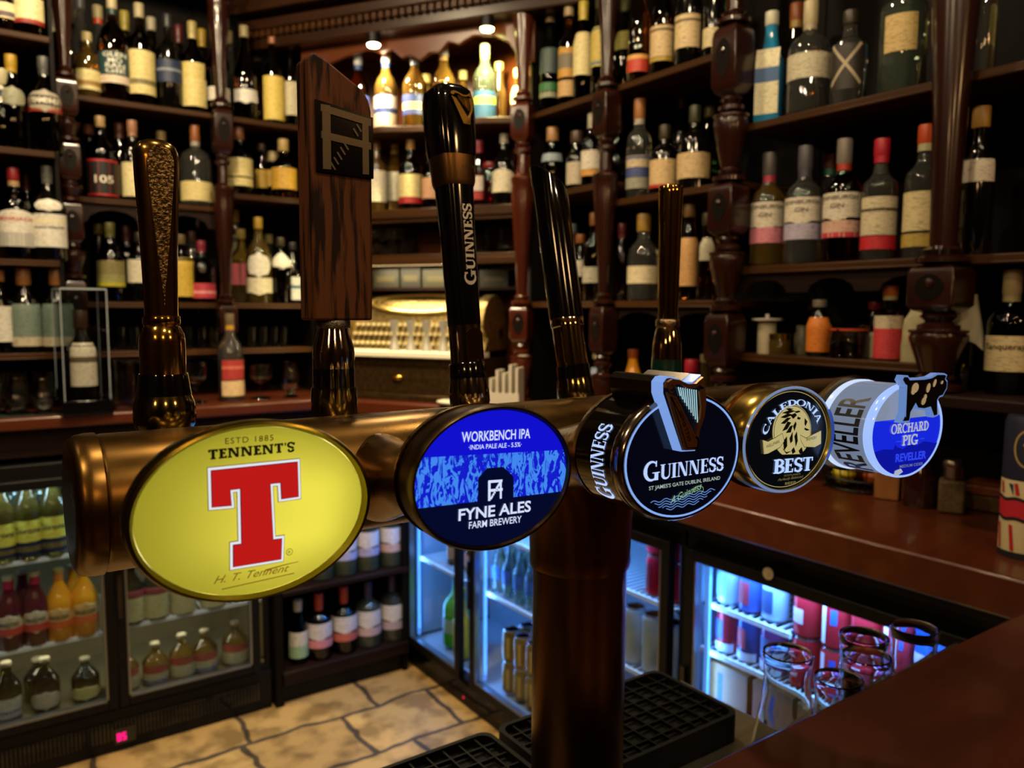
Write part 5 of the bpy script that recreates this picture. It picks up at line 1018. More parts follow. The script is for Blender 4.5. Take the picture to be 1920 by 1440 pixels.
B('L2', 112, 1064, 46, 0, 'beer', 'o', 'c8b060', None, bro(1138), 'orange mixer bottle next to a maroon one', BB); B('L2', 158, 1058, 48, 0, 'beer', 'o', 'b0a890', None, bro(1128), 'orange mixer bottle next the door frame', BB)
B('L2', 44, 1066, 40, 1, 'beer', 'm', 'b0a890', None, [], 'maroon mixer bottle in the second row', BB); B('L2', 138, 1058, 40, 1, 'beer', 'o', 'b0a890', None, [], 'orange mixer bottle in the second row', BB)
for px, lb, d_ in ((14, [(1310, 1350, 'a8a8a0', {'b': [(0, .4, '3a4a78')]})], 'bottle with white and blue label'), (72, [], 'plain pale bottle'), (86, [(1296, 1334, 'b0a890', {'o': 1})], 'bottle with oval pale label'), (161, [(1286, 1328, 'b8b070', {'o': 1})], 'bottle with round yellowish label')):
    B('L3', px, 1232 if px > 50 else 1240, 48, 0 if px != 72 else 1, 'beer', 'v', 'b8b098', None, lb, d_, BB)
for px, y, d_ in ((247, 1122, 'cider bottle with cream label at the door frame'), (291, 1114, 'cider bottle with cream label, second inside'), (342, 1106, 'cider bottle with cream label below the yellow badge'), (398, 1094, 'cider bottle with cream label half hidden by the badge')):
    B('M2', px, y-70, 46, 0, 'beer', 'v', 'b8b098', None, [(y, y+44, 'b8b080', {'ha': 80}), (y-14, y-1, '8a3a40', {'ha': 80})], d_, BB)
for px, y, d_ in ((236, 1270, 'cider bottle with white label and red top band'), (292, 1262, 'cider bottle with blue dot on its label'), (342, 1246, 'cider bottle with dim white label'), (384, 1238, 'cider bottle with cream label and blue dot'), (441, 1222, 'cider bottle with cream label by the frame')):
    B('M3', px, y-58, 46, 0, 'beer', 'y', 'a8a088', None, [(y, y+44, 'b4a880', {'ha': 80, 'b': [(.1, .35, '4a5a8a')] if px in (292, 384) else []}), (y-14, y-1, '9a4038', {'ha': 60})], d_, BB)
# --- gin cupboard
gw = lambda y, c2, c1='c4c0c8': [(y, y+27, c1, {'ha': 80, 'scal': 1}), (y+30, y+45, c2, {'ha': 80})]
for px, y, c2, d_ in ((602, 1014, 'a8a0c0', 'gin bottle with bluish label, mostly behind the badge'), (646, 1006, 'a0a4d0', 'gin bottle with white label next the yellow badge'), (688, 998, '9a9ac0', 'gin bottle with white and lilac label'), (732, 990, 'b89a98', 'gin bottle with white and peach label')):
    B('U1', px, y-82, 44, 0, 'squat', 'w', '4a4a5a', None, gw(y, c2), d_, G_)
B('U2', 559, 1124, 36, 0, 'slim', 'g', 'c0bca8', 'c0bca8', [(1186, 1212, 'c4c0b4'), (1212, 1234, '90b088')], 'slim green bottle with white and green label', G_)
for px, y, g, c2, cap, d_ in ((598, 1170, 'p', 'c88090', 'b84030', 'pink bottle with white and pink label'), (645, 1157, 'r', 'b86058', 'b84030', 'red bottle with white label'), (690, 1147, 'w', 'b8a0a8', '3a3458', 'clear bottle with white and lilac label'), (735, 1135, 'c', 'a898a8', '3a3458', 'clear bottle next the cupboard side')):
    B('U2', px, y-58, 48, 0, 'squat', g, cap, cap, gw(y, c2), d_, G_)
ORD = ['first', 'second', 'third', 'fourth', 'fifth', 'sixth', 'seventh', 'eighth', 'ninth', 'tenth', 'eleventh', 'twelfth', 'thirteenth']
for k in SHELVES:
    rows = sorted([r for r in ROWS if r[0] == k], key=lambda r: r[1])
    axis, val, z, words = SHELVES[k]
    for n, (kk, px, top, w_, row, st, glass, cap, foil, labels, desc, name, cat, h, sq) in enumerate(rows):
        sb = SETB[row]; ym = labels[0][0] if labels else (top if top is not None else 0)+60
        f_ = (lambda x, y, s_=sb: atd(x, y, s_)) if axis == 'd' else (lambda x, y, s_=sb: at(x, y, axis, val+s_))
        p = f_(px, ym); r = w_/2/ppm((p.x, p.y, z+.1)); pos = Vector((p.x, p.y, z))
        if h is None: h = f_(px, top).z-z
        ff = (lambda y: atd(px, y, sb-r*.8).z-z) if axis == 'd' else (lambda y: at(px, y, axis, val+sb-r*.8).z-z)
        lb = [(ff(L[1]), ff(L[0]), L[2])+tuple(L[3:]) for L in labels]
        d = EYE-pos; fc = {0: pi, 1: -pi/2, 'd': DG-pi/2}[axis]; cdir = atan2(d.y, d.x); df = (cdir-fc+pi) % (2*pi)-pi
        face = fc+df*.72+random.uniform(-.14, .14)+pi/2
        nw = len(desc.split()); tail = f', {ORD[n]} from left, {words}' if nw+len(words.split())+3 <= 16 else f', {words}'
        bottle(name, pos, r, h, st, glass, cap, foil, lb, face, desc+tail, cat, 'bottles on the '+words, sq)
# ------------------------------------------------------------------ display case and glasses on the whisky counter
ZL = 1.1605
p = at(165, 778, 2, ZL); cx_, cy_ = p.x, p.y+.085
t = thing('display_case', 'clear display case on a black plinth, holding one whisky bottle', 'display case', (cx_, cy_, ZL), radians(4))
ch = at(165, 541, 1, cy_-.06).z-ZL; cw = .066
box(-cw-.008, -cw-.008, 0, cw+.008, cw+.008, .045).build('plinth', BLACK, t, bevel=.002)
m = MB()
for x0, y0, x1, y1 in ((-cw, -cw, cw, -cw+.003), (-cw, cw-.003, cw, cw), (-cw, -cw+.003, -cw+.003, cw-.003), (cw-.003, -cw+.003, cw, cw-.003)): m.box(x0, y0, .045, x1, y1, ch-.004)
m.box(-cw, -cw, ch-.004, cw, cw, ch); m.build('cover', ACRYL, t)
e = MB()
for x, y in ((-cw, -cw), (cw, -cw), (-cw, cw), (cw, cw)): e.box(x-.0012, y-.0012, .045, x+.0012, y+.0012, ch)
for x0, y0, x1, y1 in ((-cw, -cw, cw, -cw), (-cw, cw, cw, cw), (-cw, -cw, -cw, cw), (cw, -cw, cw, cw)): e.box(x0-.0014, y0-.0014, ch-.003, x1+.0014, y1+.0014, ch+.0008)
e.build('edge', mat('acrylic_edge', 'b8c0c8', .2, trans=.4), t)
bz = ZL+.045; yy = cy_-.04
bottle('whisky_bottle', Vector((cx_, cy_, bz)), .044, at(165, 582, 1, cy_).z-bz, 'dump', 'k', '3a2418', None, [(at(165, 724, 1, yy).z-bz, at(165, 643, 1, yy).z-bz, 'c8bca8', {'ha': 60, 'b': [(.55, .68, '5a4a38')]})], radians(4), 'black whisky bottle with cream label inside the display case', 'bottle', 'boxed whisky')
p = at(441, 753, 2, ZL); bx_ = Vector((p.x, p.y+.045, ZL)); yy = bx_.y-.035
fz = lambda y: at(441, y, 1, yy).z-ZL
bottle('whisky_bottle', bx_, .0455, at(441, 588, 1, bx_.y).z-ZL, 'std', 'c', '6a5a40', 'c09028', [(fz(712), fz(675), '9a2c28', {'ha': 76, 'b': [(.55, .7, 'b86050')]}), (fz(742), fz(714), 'c8ac80', {'ha': 80})], radians(20), 'whisky bottle with red and cream labels alone on the counter', 'bottle', 'counter whisky')
def ware(name, kind, pos, h, r, label, group):
    t = thing(name, label, 'glass', pos, group=group)
    if kind == 'glencairn':
        o_ = [(r*.72, 0), (r*.74, .006), (r*.45, .014), (r*.42, .02), (r*.8, h*.3), (r, h*.42), (r*.92, h*.58), (r*.70, h*.8), (r*.66, h)]; i_ = [(r*.62, h), (r*.66, h*.8), (r*.88, h*.58), (r*.95, h*.42), (r*.7, h*.32), (0, h*.26)]
    elif kind == 'wine':
        o_ = [(r*.85, 0), (r*.8, .004), (.006, .012), (.0045, h*.4), (.006, h*.46), (r*.85, h*.6), (r, h*.74), (r*.88, h)]; i_ = [(r*.85, h), (r*.96, h*.74), (r*.8, h*.61), (0, h*.5)]
    else:
        o_ = [(r*.82, 0), (r*.86, h*.1), (r, h)]; i_ = [(r*.94, h), (r*.80, h*.14), (0, h*.1)]
    MB().lathe(o_+i_, 20, cap0=True, cap1=False).build('glass', GLASS, t); return t
for n, (px, kind, tp, bt, w_, nm, lb) in enumerate(((-4, 'glencairn', 700, 778, 50, 'tasting_glass', 'tulip whisky tasting glass cut by the picture edge'), (35, 'glencairn', 698, 778, 56, 'tasting_glass', 'tulip whisky tasting glass below the grey green label'), (84, 'glencairn', 697, 778, 50, 'tasting_glass', 'tulip whisky tasting glass next to the display case'), (238, 'tumbler', 676, 770, 46, 'pint_glass', 'ribbed tall glass between display case and brass handle'), (368, 'wine', 680, 756, 44, 'wine_glass', 'stemmed glass just right of the brass handle'), (490, 'wine', 684, 748, 44, 'wine_glass', 'stemmed glass right of the red label whisky'), (545, 'glencairn', 678, 746, 36, 'tasting_glass', 'tulip tasting glass next to the wooden handle foot'))):
    p = at(px, bt, 2, ZL); p.y = max(p.y, 2.93); ww = w_/2/ppm(p); h = at(px, tp, 1, p.y).z-ZL
    ware(nm, kind, (p.x, p.y, ZL), max(.1, h), ww, lb, 'glasses on the whisky counter')
for n, px in enumerate((226, 252, 352, 378, 402, 472, 494, 514, 532)):
    p = at(px, 640, 1, 3.23); ware('tumbler', 'tumbler', (p.x, p.y, 1.346), .085, .021, 'small tumbler, %s from left along the lowest whisky shelf' % ORD[n], 'tumblers on the lowest whisky shelf')
# ------------------------------------------------------------------ corner glass shelf, cartons, till
for n, (px, k_, y_, w_) in enumerate(((700, 'wine', 425, 34), (718, 'wine', 432, 34), (740, 'wine', 430, 36), (762, 'tumbler', 446, 28), (902, 'tumbler', 440, 26), (925, 'tumbler', 424, 34), (950, 'tumbler', 428, 34))):
    nn = .06+.07*(n % 2); p = atd(px, 470, nn); ware('wine_glass' if k_ == 'wine' else 'tumbler', k_, (p.x, p.y, 1.714), max(.07, min(.12, atd(px, y_, nn).z-1.714)), w_/2/ppm(p), '%s %s from left in the corner glass case' % ('stemmed glass,' if k_ == 'wine' else 'plain tumbler,', ORD[n]), 'glasses in the corner case')
box(.03, .10, 1.580, .93, .22, 1.592).build('shelf', DWOOD, cc)
for n, (s0, s1, h_, c_) in enumerate(((.24, .36, .075, '24231a'), (.37, .46, .08, '1c1c16'), (.47, .60, .072, '262515'), (.61, .70, .078, '181610'), (.72, .84, .065, '1e1a10'))):
    t = thing('carton', 'dull green brown carton, %s from left above the till' % ORD[n], 'box', dg((s0+s1)/2, .155, 1.592), DG, 'cartons above the till'); w2 = (s1-s0)/2
    MB().use(paint(c_)).box(-w2, -.05, 0, w2, .05, h_).use(paint('3a341c')).box(-w2*.7, -.0506, h_*.3, w2*.7, -.0502, h_*.6).build('carton', None, t, bevel=.002)
TB = vary(mat('embossed_brass', '9a8450', .36, .85), (70, 70, 70), .45, bump=.8, detail=8); TB2 = vary(mat('dark_bronze', '5a4426', .4, .8), (60, 60, 60), .45, bump=.8)
t = thing('cash_register', 'antique embossed brass till with white marble ledge in the corner', 'till', dg(.47, -.10, 1.16), DG)
mx = lambda a, c, d: (d, a, c)
MB().prism([(0, .0), (.29, .0), (.29, .16), (0, .16)], -.33, .33, mx).box(-.34, -.012, 0, .34, .01, .022).box(-.335, -.006, .132, .335, .01, .16).build('drawer', TB2, t, bevel=.003)
MB().lathe([(.026, 0), (.024, .008), (.014, .014), (0, .016)], 16, sy=.5, cap1=False).build('handle', GOLD, t, loc=(0, -.0005, .085), rot=(radians(90), 0, 0))
MB().box(-.335, -.03, .162, .335, .11, .186).build('marble_ledge', mat('white_marble', 'e4dcc4', .25), t, bevel=.004)
body = MB().prism([(.10, .187), (.29, .187), (.29, .412), (.28, .415), (.27, .412), (.255, .405), (.215, .375), (.19, .335), (.175, .30), (.135, .22)], -.295, .295, mx); body.build('body', TB, t)
em_ = MB()
for sc, rr in ((1, .008), (.86, .004)):
    pts = []
    for i in range(40):
        a = 2*pi*i/40; u = .235*sc*cos(a); v = .5+.36*sc*sin(a); y = .178+.09*v**1.6; z = .31+.105*v**.8
        pts.append((u, y-.006, z))
    em_.tube(pts, rr, 6, closed=True)
em_.build('oval_moulding', mat('bright_brass', 'c0a860', .3, .9), t)
kb = MB().use(TB2)
for r_ in range(3):
    for c_ in range(23):
        x = -.27+c_*.0245; y = .118+.022*r_; z = .205+.036*r_; kb.use(mat('key_cap', 'c8b98a', .4)); kb.lathe([(.0085, 0), (.0085, .012)], 8, cx=x, cy=y-.012, z=z)
        kb.use(TB2).box(x-.002, y-.012, z-.025, x+.002, y+.03, z)
kb.build('keys', None, t)
ck = [(.06, .187), (.29, .187), (.29, .29)]+[(.17+.12*cos(radians(q)), .275+.125*sin(radians(q))) for q in range(10, 181, 17)]+[(.10, .235)]
for sx in (-1, 1): MB().prism(ck, sx*.295, sx*.335, mx).build('side_cheek', TB, t, bevel=.003)
MB().box(.336, .20, .235, .338, .24, .27).build('crank_hole', BLACKM, t)
for n, px in enumerate((768, 804, 838, 874)):
    s_ = (px-785)/490*1.0; tj = thing('spirit_measure', 'steel hourglass spirit measure on the till ledge, %s of four' % ORD[n], 'measure', dg(.47+(px-781)*.00198, -.075, 1.3465), DG, 'spirit measures on the till ledge')
    MB().lathe([(.020, 0), (.017, .02), (.008, .055), (.009, .06), (.0165, .095), (.018, .115), (.016, .115), (.006, .07)], 18).build('measure', mat('satin_steel', 'b4b0a8', .4, .6), tj)
def put(px, y, s_n=None, z=1.16): return atd(px, y, s_n) if s_n is not None else at(px, y, 2, z)
# small things right of the till
ZR = 1.16
p = dg(.93, -.12, ZR); t = thing('menu_rack', 'white wire rack of cards beside the till', 'rack', p, DG)
m = MB()
for k in range(5): m.box(-.055+.025*k, -.03, 0, -.046+.025*k, .03, .10+.02*(k % 2)+.01*k)
m.box(-.06, -.035, 0, .06, -.03, .05).build('cards', mat('white_card', 'b8b0a0', .5), t)
p = dg(.95, -.02, ZR); t = thing('paper_cup_stack', 'stack of white paper cones on a stand right of the till', 'cups', p, DG)
MB().lathe([(.022, 0), (.020, .006), (.006, .012), (.006, .09)], 16).build('stand', CHROME, t); MB().lathe([(.008, .09), (.028, .15), (.030, .165), (.024, .18), (.0, .185)], 18, cap1=False).build('cups', mat('white_paper', 'b4ada0', .5), t)
p = dg(.90, .16, 1.592); t = thing('ornament', 'pale round ornament near the reddish post', 'ornament', p); MB().lathe([(.012, -.0), (.026, .012), (.032, .035), (.024, .055), (0, .062)], 16, cap1=False).build('ball', mat('pale_china', 'b8a8a0', .3), t)
p = at(1010, 742, 2, 1.10); t = thing('saucer', 'white saucer just above the pipe beside the black handle', 'plate', (1.36, 2.03, 1.1605))
t.location = dg(.76, -.17, 1.1605); MB().lathe([(.04, 0), (.075, .012), (.076, .015), (.04, .005)], 24).build('plate', mat('china', 'd8d0bc', .2), t)
p = at(1040, 725, 0, 1.80); t = thing('tin', 'red and white tin behind the black handle', 'tin', (1.80, 2.20, ZR)); MB().use(paint('a8a098')).lathe([(.036, 0), (.036, .06)], 20).use(paint('8a4a38')).lathe([(.037, .06), (.037, .085)], 20).build('tin', None, t)
# ------------------------------------------------------------------ things on the lowest gin shelf
def e3(px, row, zz=1.39): p = at(px, 650, 0, 1.72+SETB[row]); return Vector((p.x, p.y, zz))
p = e3(1437, 0); t = thing('canister', 'cream canister with flat white lid on the lowest gin shelf', 'canister', p)
MB().lathe([(.024, 0), (.024, .085)], 20).build('tin', mat('cream_tin', 'b0a488', .4), t); MB().lathe([(.040, .088), (.041, .093), (.005, .094), (.005, .105)], 20).build('lid', mat('white_lid', 'b8b4a8', .4), t)
p = e3(1470, 0); p.x -= .02; t = thing('jar', 'small glass jar with gold lid beside the cream canister', 'jar', p); MB().lathe([(.026, 0), (.027, .034), (.024, .04)], 20).build('glass', glassmat('y'), t); MB().lathe([(.0265, .040), (.0265, .054), (.024, .055)], 20).build('lid', mat('gold_lid', 'a88c38', .25, 1.0), t)
p = e3(1505, 1); t = thing('jar', 'dim pale jar between gold lidded jar and orange label', 'jar', p); MB().lathe([(.022, 0), (.023, .05), (.018, .06), (.018, .075)], 18).build('jar', mat('pale_jar', '6a6450', .4), t)
p = e3(1592, 0); t = thing('clip_jar', 'wide clip top glass jar with orange red seal', 'jar', p); MB().lathe([(.046, 0), (.048, .01), (.048, .05), (.044, .062), (.042, .066)], 24).build('glass', GLASS, t); MB().lathe([(.045, .067), (.045, .0715)], 24).build('seal', paint('b83c18'), t); MB().lathe([(.044, .072), (.044, .078), (.034, .084), (0, .086)], 24, cap1=False).build('lid', GLASS, t); MB().box(-.051, -.004, .03, -.047, .004, .07).build('clip', CHROME, t)
p = e3(1616, 1); p.y -= .01; t = thing('sachet', 'small white packet standing left of the red pink bottle', 'packet', at(1634, 650, 0, 1.80)); t.location.z = 1.39; MB().box(-.012, -.028, 0, .012, .028, .062).build('packet', mat('packet', 'a89c80', .5), t, bevel=.004)
p = e3(1722, 0); t = thing('paper_bag', 'rumpled cream paper bag by the thick post', 'bag', p, radians(-70))
rs = [[(a*k*(1+.06*sin(7*q+z*60)), b_*k*(1+.08*cos(5*q+z*90)), z) for q, a, b_ in [(2*pi*i/24, .034*cos(2*pi*i/24)/max(abs(cos(2*pi*i/24)), abs(sin(2*pi*i/24)))**.7, .024*sin(2*pi*i/24)/max(abs(cos(2*pi*i/24)), abs(sin(2*pi*i/24)))**.7) for i in range(24)]] for z, k in ((0, 1), (.03, 1.02), (.07, .97), (.095, .9), (.11, .62), (.125, .45), (.14, .55))]
MB().rings(rs).build('bag', vary(mat('cream_paper', 'b0a47c', .6), (30, 30, 30), .7), t)
# cloth over the green bottle
p = at(1810, 620, 0, 1.72+.055); t = thing('bar_cloth', 'white cloth draped over the green bottle', 'cloth', (p.x, p.y, 1.47))
MB().rings([[(r_*cos(2*pi*i/22)*(1+.25*sin(3*2*pi*i/22)), r_*sin(2*pi*i/22)*(1+.2*cos(4*2*pi*i/22)), z-.02*max(0, sin(3*2*pi*i/22))*(r_ > .02)) for i in range(22)] for r_, z in ((.035, -.03), (.032, .0), (.026, .03), (.018, .06), (.017, .07))], False, False).build('cloth', mat('white_cloth', 'b0a890', .8), t)
# ------------------------------------------------------------------ things on the right counter
ZK = 1.0505
t = thing('wire_basket', 'dark wire basket of lemons and oranges on the back counter', 'basket', (1.90, 1.12, ZK)); m = MB()
for z, r_ in ((.004, .085), (.03, .095), (.06, .104), (.085, .11)): m.tube([(r_*cos(2*pi*i/36), r_*sin(2*pi*i/36), z) for i in range(36)], .003, 6, True)
for i in range(30):
    a = 2*pi*i/30; m.tube([(.085*cos(a), .085*sin(a), .004), (.104*cos(a), .104*sin(a), .06), (.11*cos(a), .11*sin(a), .085)], .0018, 5)
for i in range(-3, 4): m.box(-.08, i*.02-.0015, .002, .08, i*.02+.0015, .006)
m.build('basket', BLACKM, t)
for n, (x, y, z, c_, nm) in enumerate(((-.035, .03, .035, 'c8b428', 'lemon'), (.03, .035, .036, 'b8501c', 'orange'), (.0, -.035, .036, 'b8501c', 'orange'), (-.01, .01, .085, 'c8b428', 'lemon'))):
    tag(MB().lathe([(0, -.03), (.012, -.028), (.024, -.018), (.03, 0), (.024, .018), (.012, .028), (0, .03)], 18, cap0=False, cap1=False).build(nm, vary(mat('fruit_'+c_, c_, .4), (200, 200, 200), .85, bump=.2), None, loc=(1.90+x, 1.12+y, ZK+z)), ['lemon at the far side of the wire basket', 'orange at the right of the wire basket', 'orange at the near side of the wire basket', 'lemon on top of the fruit in the basket'][n], 'fruit', 'fruit in the wire basket')
t = thing('wooden_block', 'upright light wooden block below the pig badge', 'block', (1.85, 1.02, ZK), radians(20)); box(-.035, -.028, 0, .035, .028, .075).build('block', vary(mat('light_wood', '8a5628', .5), (8, 40, 8), .8), t, bevel=.003)
t = thing('jar', 'dark glass jar between wooden block and pepper jar', 'jar', (1.83, .935, ZK)); MB().lathe([(.036, 0), (.038, .01), (.038, .085), (.03, .10), (.03, .11)], 22).build('glass', mat('dark_jar', '2a0e0c', .1, coat=.4), t); MB().lathe([(.032, .11), (.032, .125), (.028, .128)], 20).build('lid', BLACKM, t)
t = thing('pepper_jar', 'square pepper jar with metal cap on the back counter', 'jar', (1.83, .862, ZK), radians(25)); MB().box(-.027, -.027, 0, .027, .027, .075).build('pepper', vary(mat('pepper', '5a4420', .7), (160, 160, 160), .5), t, bevel=.006); MB().lathe([(.018, .076), (.02, .08), (.02, .10), (.022, .104), (.022, .114), (.018, .12)], 20).build('cap', mat('tin_cap', '8a7868', .25, .9), t)
t = thing('wooden_box', 'low wooden box beside the striped can', 'box', (1.95, .80, ZK), radians(8)); MB().box(-.05, -.075, 0, .05, .075, .035).build('base', vary(mat('box_wood', '5a4018', .5), (8, 40, 8), .8), t, bevel=.003); MB().box(-.054, -.08, .036, .054, .08, .058).build('lid', vary(mat('box_lid', '7a3c1c', .45), (8, 40, 8), .8), t, bevel=.004)
SC = vary(mat('striped_can', 'c8b890', .45), (3, 3, 3), .95)
cp = at(1905, 1040, 2, ZK); cpos = Vector((1.615, .625, ZK)); d = EYE-cpos; fa = atan2(d.y, d.x)+pi/2
t = thing('striped_can', 'cream can with navy top and red stripes at the right edge', 'can', cpos, fa); r_ = .043; hh = .262
m = MB().use(paint('c8b88c')).lathe([(r_*.96, .0), (r_, .008), (r_, .145)], 40).use(paint('12142c')).lathe([(r_*1.005, .145), (r_*1.005, .25), (r_*.9, .262)], 40)
cyl = lambda a, c, d: ((r_+.0006+d)*sin(a/r_), -(r_+.0006+d)*cos(a/r_), c)
def band(m, z0, z1, a0=-90, a1=90, wav=0, d=0):
    n = 30; P = [cyl(radians(a0+(a1-a0)*j/n)*r_, z0+wav*sin(j*.7), d) for j in range(n+1)]+[cyl(radians(a0+(a1-a0)*j/n)*r_, z1+wav*sin(j*.7), d) for j in range(n+1)]; m.raw(P, [(j, j+1, j+n+2, j+n+1) for j in range(n)])
m.use(paint('b01c2c')); band(m, .075, .108, wav=.002); m.use(paint('100c14')); band(m, .070, .076, wav=.002, d=.0003); band(m, .107, .113, wav=.002, d=.0003); band(m, .0, .012, d=.0003)
m.use(paint('a81c20'))
for a0 in (-75, -38, 0, 38): m.flat([cyl(radians(a)*r_, z, .0004) for a, z in ((a0, .062), (a0+9, .062), (a0+16, .014), (a0+7, .014))], 0, lambda a, b_, d: (a, b_, d)) if 0 else m.raw([cyl(radians(a)*r_, z, .0004) for a, z in ((a0, .062), (a0+9, .062), (a0+16, .014), (a0+7, .014))], [(0, 1, 2, 3)])
for a0 in (-70, -30, 10): m.raw([cyl(radians(a)*r_, z, .0004) for a, z in ((a0, .140), (a0+9, .140), (a0+14, .118), (a0+5, .118))], [(0, 1, 2, 3)])
m.use(paint('14304a')); m.raw([cyl(radians(a)*r_, z, .0004) for a, z in ((-44, .138), (-32, .138), (-30, .116))], [(0, 1, 2)])
m.use(paint('a88c50')); m.strip([(.022*cos(2*pi*i/30)-.003, .205+.034*sin(2*pi*i/30)) for i in range(30)], .003, .0005, cyl, closed=True); m.use(paint('c8b89c')); m.strip([(-.010, .214), (-.004, .2), (.003, .216)], .004, .0005, cyl)
m.build('can', None, t)
# ------------------------------------------------------------------ fridge contents with blue light
def can(pos, r, h, col, label, group, lid='b8bcc4', marks=(), face=0):
    t = thing('drink_can', label, 'can', pos, face, group)
    m = MB().use(mat('can_'+col, col, .25, .35)).lathe([(r*.8, 0), (r, .008), (r, h-.014), (r*.86, h-.004)], 20)
    for z0, z1, a0, a1, c_ in marks:
        n = 8; m.use(paint(c_)); P = [((r+.0006)*sin(radians(a0+(a1-a0)*j/n)), -(r+.0006)*cos(radians(a0+(a1-a0)*j/n)), z) for z in (z0*h, z1*h) for j in range(n+1)]; m.raw(P, [(j, j+1, j+n+2, j+n+1) for j in range(n)])
    m.build('can_body', None, t); MB().lathe([(r*.88, h-.004), (r*.88, h), (r*.8, h), (r*.76, h-.004)], 20).build('lid', mat('can_lid', lid, .2, .9), t)
g = 'red cans beside the beer column'
for n, (x, y, k) in enumerate(((1.60, 1.475, 0), (1.60, 1.475, 1), (1.60, 1.545, 0), (1.60, 1.545, 1), (1.67, 1.505, 0), (1.67, 1.505, 1), (1.67, 1.575, 0), (1.67, 1.575, 1))):
    can((x, y, .7002+.1165*k), .033, .116, 'c01828', '%s red can, %s, %s' % (('lower', 'upper')[k], ('front row', 'second row')[x > 1.65], ('nearest the door frame', 'next one towards the column')[y in (1.545, 1.575)]), g, marks=((.2, .8, -25, 10, '8a1020'),), face=-pi/2)
for n, (x, y) in enumerate(((1.60, 1.48), (1.60, 1.555), (1.68, 1.51), (1.60, 1.63))):
    can((x, y, .4702), .034, .168, 'a8b4bc', 'tall silver can below the red cans, %s' % ('at the frame', 'second from frame', 'in the second row', 'third from frame')[n], 'silver cans beside the beer column', face=-pi/2)
for n, (x, y) in enumerate([(x, y) for x in (1.60, 1.68) for y in (1.99, 2.06, 2.13, 2.20, 2.27, 2.34)]):
    bottle('water_bottle', Vector((x, y, .4705)), .030, .20, 'beer', 'w', '8a98a8', None, [(.05, .10, '3a68b8')], -pi/2-.4, 'clear bottle, %s row of the blue fridge rack, %s from the far frame' % ('front' if x < 1.65 else 'back', ORD[5-n % 6]), 'bottle', 'water bottles in the blue fridge')
for i, x in enumerate((1.585, 1.655, 1.725)):
    for j, y in enumerate((2.03, 2.10, 2.17, 2.24)):
        for k in (0, 1): can((x, y, .1303+.1165*k), .033, .116, '8a6a34', '%s gold can, %s row, %s from the near end' % (('bottom layer', 'top layer')[k], ORD[i], ORD[j]), 'gold cans at the bottom of the blue fridge', lid='d0d8e4', marks=((.25, .75, -40, -5, 'c89c3c'), (.15, .8, 20, 40, 'c89c3c')), face=-pi/2)
bottle('squash_bottle', Vector((1.63, 2.70, .1305)), .055, .29, 'std', 'G', '2a6a1c', None, [(.06, .12, '9ab0a0')], -pi/2, 'big bright green bottle in the far fridge door', 'bottle', 'far fridge bottles')
bottle('squash_bottle', Vector((1.585, 2.585, .1305)), .034, .28, 'slim', 'q', 'd8c020', None, [(.05, .16, 'd8c41c', {'ha': 88})], -pi/2, 'slim yellow bottle next to the big green one', 'bottle', 'far fridge bottles')
for n, y in enumerate((2.56, 2.63, 2.70)): bottle('juice_bottle', Vector((1.62, y, .4705)), .030, .17, 'beer', 'a', 'b86a28', None, [(.03, .08, 'b07a50')], -pi/2, 'small amber juice bottle, %s on the far upper rack' % ORD[n], 'bottle', 'juice bottles on the far rack')
rnd = random.Random(3)
cols = ['b81c24', 'b81c24', 'c02c2c', 'b81c24', 'c84048', 'b81c24', 'a81828', 'c02430', 'b81c24', '2a4aa0', 'b81c24', 'c02c2c']
for k, zz in enumerate((.6303, .7468)):
    for j in range(9):
        y = 1.06-.072*j
        if y < .50: continue
        can((1.60, y, zz), .033, .116, cols[(j*2+k) % 12], '%s can, %s from the left on the red can rack' % (('lower', 'upper')[k], ORD[j]), 'red cans behind the pint glasses', marks=((.1, .9, -14, 6, 'd8c8d0'), (.5, .8, 25, 50, '2c50b0')) if j % 2 else ((.3, .6, -30, 30, 'd8a8b0'),), face=-pi/2-.3)
for j in range(5):
    y = .83-.072*j; can((1.60, y, .3705), .034, .168, cols[(j*3+1) % 12], 'tall can, %s from the left on the lower red can rack' % ORD[j], 'tall cans behind the pint glasses', marks=((.1, .9, -14, 6, 'c8b8c8'), (.3, .7, 30, 55, '2c50b0')), face=-pi/2-.3)
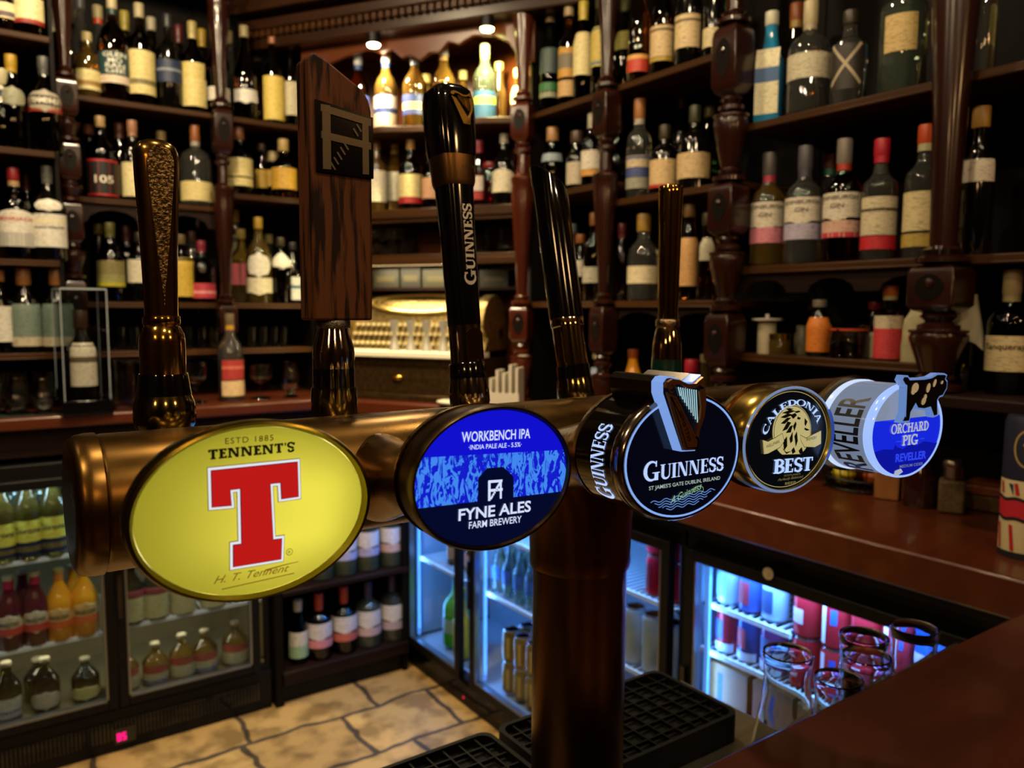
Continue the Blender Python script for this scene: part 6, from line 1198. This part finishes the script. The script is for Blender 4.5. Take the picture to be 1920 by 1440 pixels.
for n, (y, c_, mk) in enumerate(((1.29, 'b8c4d0', '7ab0a0'), (1.22, '40549a', 'a82838'), (1.15, 'a8b4c8', '30406a'))): can((1.60, y, .7552), .033, .112, c_, ('pale green can on the short upper rack', 'blue and red can on the short upper rack', 'silver blue can on the short upper rack')[n], 'cans on the short upper rack', marks=((.2, .7, -30, 40, mk),), face=-pi/2-.3)
for n, (y, c_, mk) in enumerate(((1.29, 'a82434', '3a4a90'), (1.22, '32488c', 'b02838'), (1.15, '7a3a68', '44609c'))): can((1.60, y, .6303), .032, .112, c_, ('red and blue can under the short rack, at the lit strip', 'dark blue can under the short rack', 'purple can under the short rack')[n], 'cans under the short rack', marks=((.3, .75, -40, 30, mk), (.02, .22, -80, 80, 'c8d4e0')), face=-pi/2-.3)
for n, (y0, y1, h_) in enumerate(((1.33, 1.20, .30), (1.19, 1.06, .28), (1.05, .88, .29))):
    t = thing('drinks_carton', 'brown cardboard drinks carton under the red can rack, %s from the lit strip' % ORD[n], 'box', (1.66, (y0+y1)/2, .3705), -pi/2, 'cartons under the red can rack'); w2 = (y0-y1)/2-.004
    if h_ > .235: h_ = .225
    MB().use(paint('9a6434')).box(-w2, -.09, 0, w2, .09, h_).use(paint('2c48a8')).box(-w2*.5, -.0906, h_*.35, -w2*.25, -.0902, h_*.9).use(paint('a8b4c8')).box(w2*.1, -.0906, h_*.2, w2*.45, -.0902, h_*.5).build('carton', None, t, bevel=.003)
# ------------------------------------------------------------------ unseen globe lights added for reflections in the brass and bottles
for n, (x, y, z, lb) in enumerate(((-1.25, -.55, 2.25, 'frosted globe pendant nearest the brass tap end'), (-.1, -1.25, 2.3, 'frosted globe pendant behind the viewer'), (1.25, -1.15, 2.3, 'frosted globe pendant on the gin shelf side'))):
    t = thing('added_globe', lb, 'light', (x, y, CEIL), group='added light globes over the customer side')
    MB().lathe([(.004, z-CEIL+.08), (.004, -.02), (.05, -.015), (.05, 0)], 12).build('rod', BRASS, t); MB().lathe([(.075*sin(pi*i/14), z-CEIL-.075*cos(pi*i/14)) for i in range(15)], 24, cap0=False, cap1=False).build('globe', mat('added_globe_glow', 'ffe0b0', .3, emit=52, ecol='ffc684'), t)
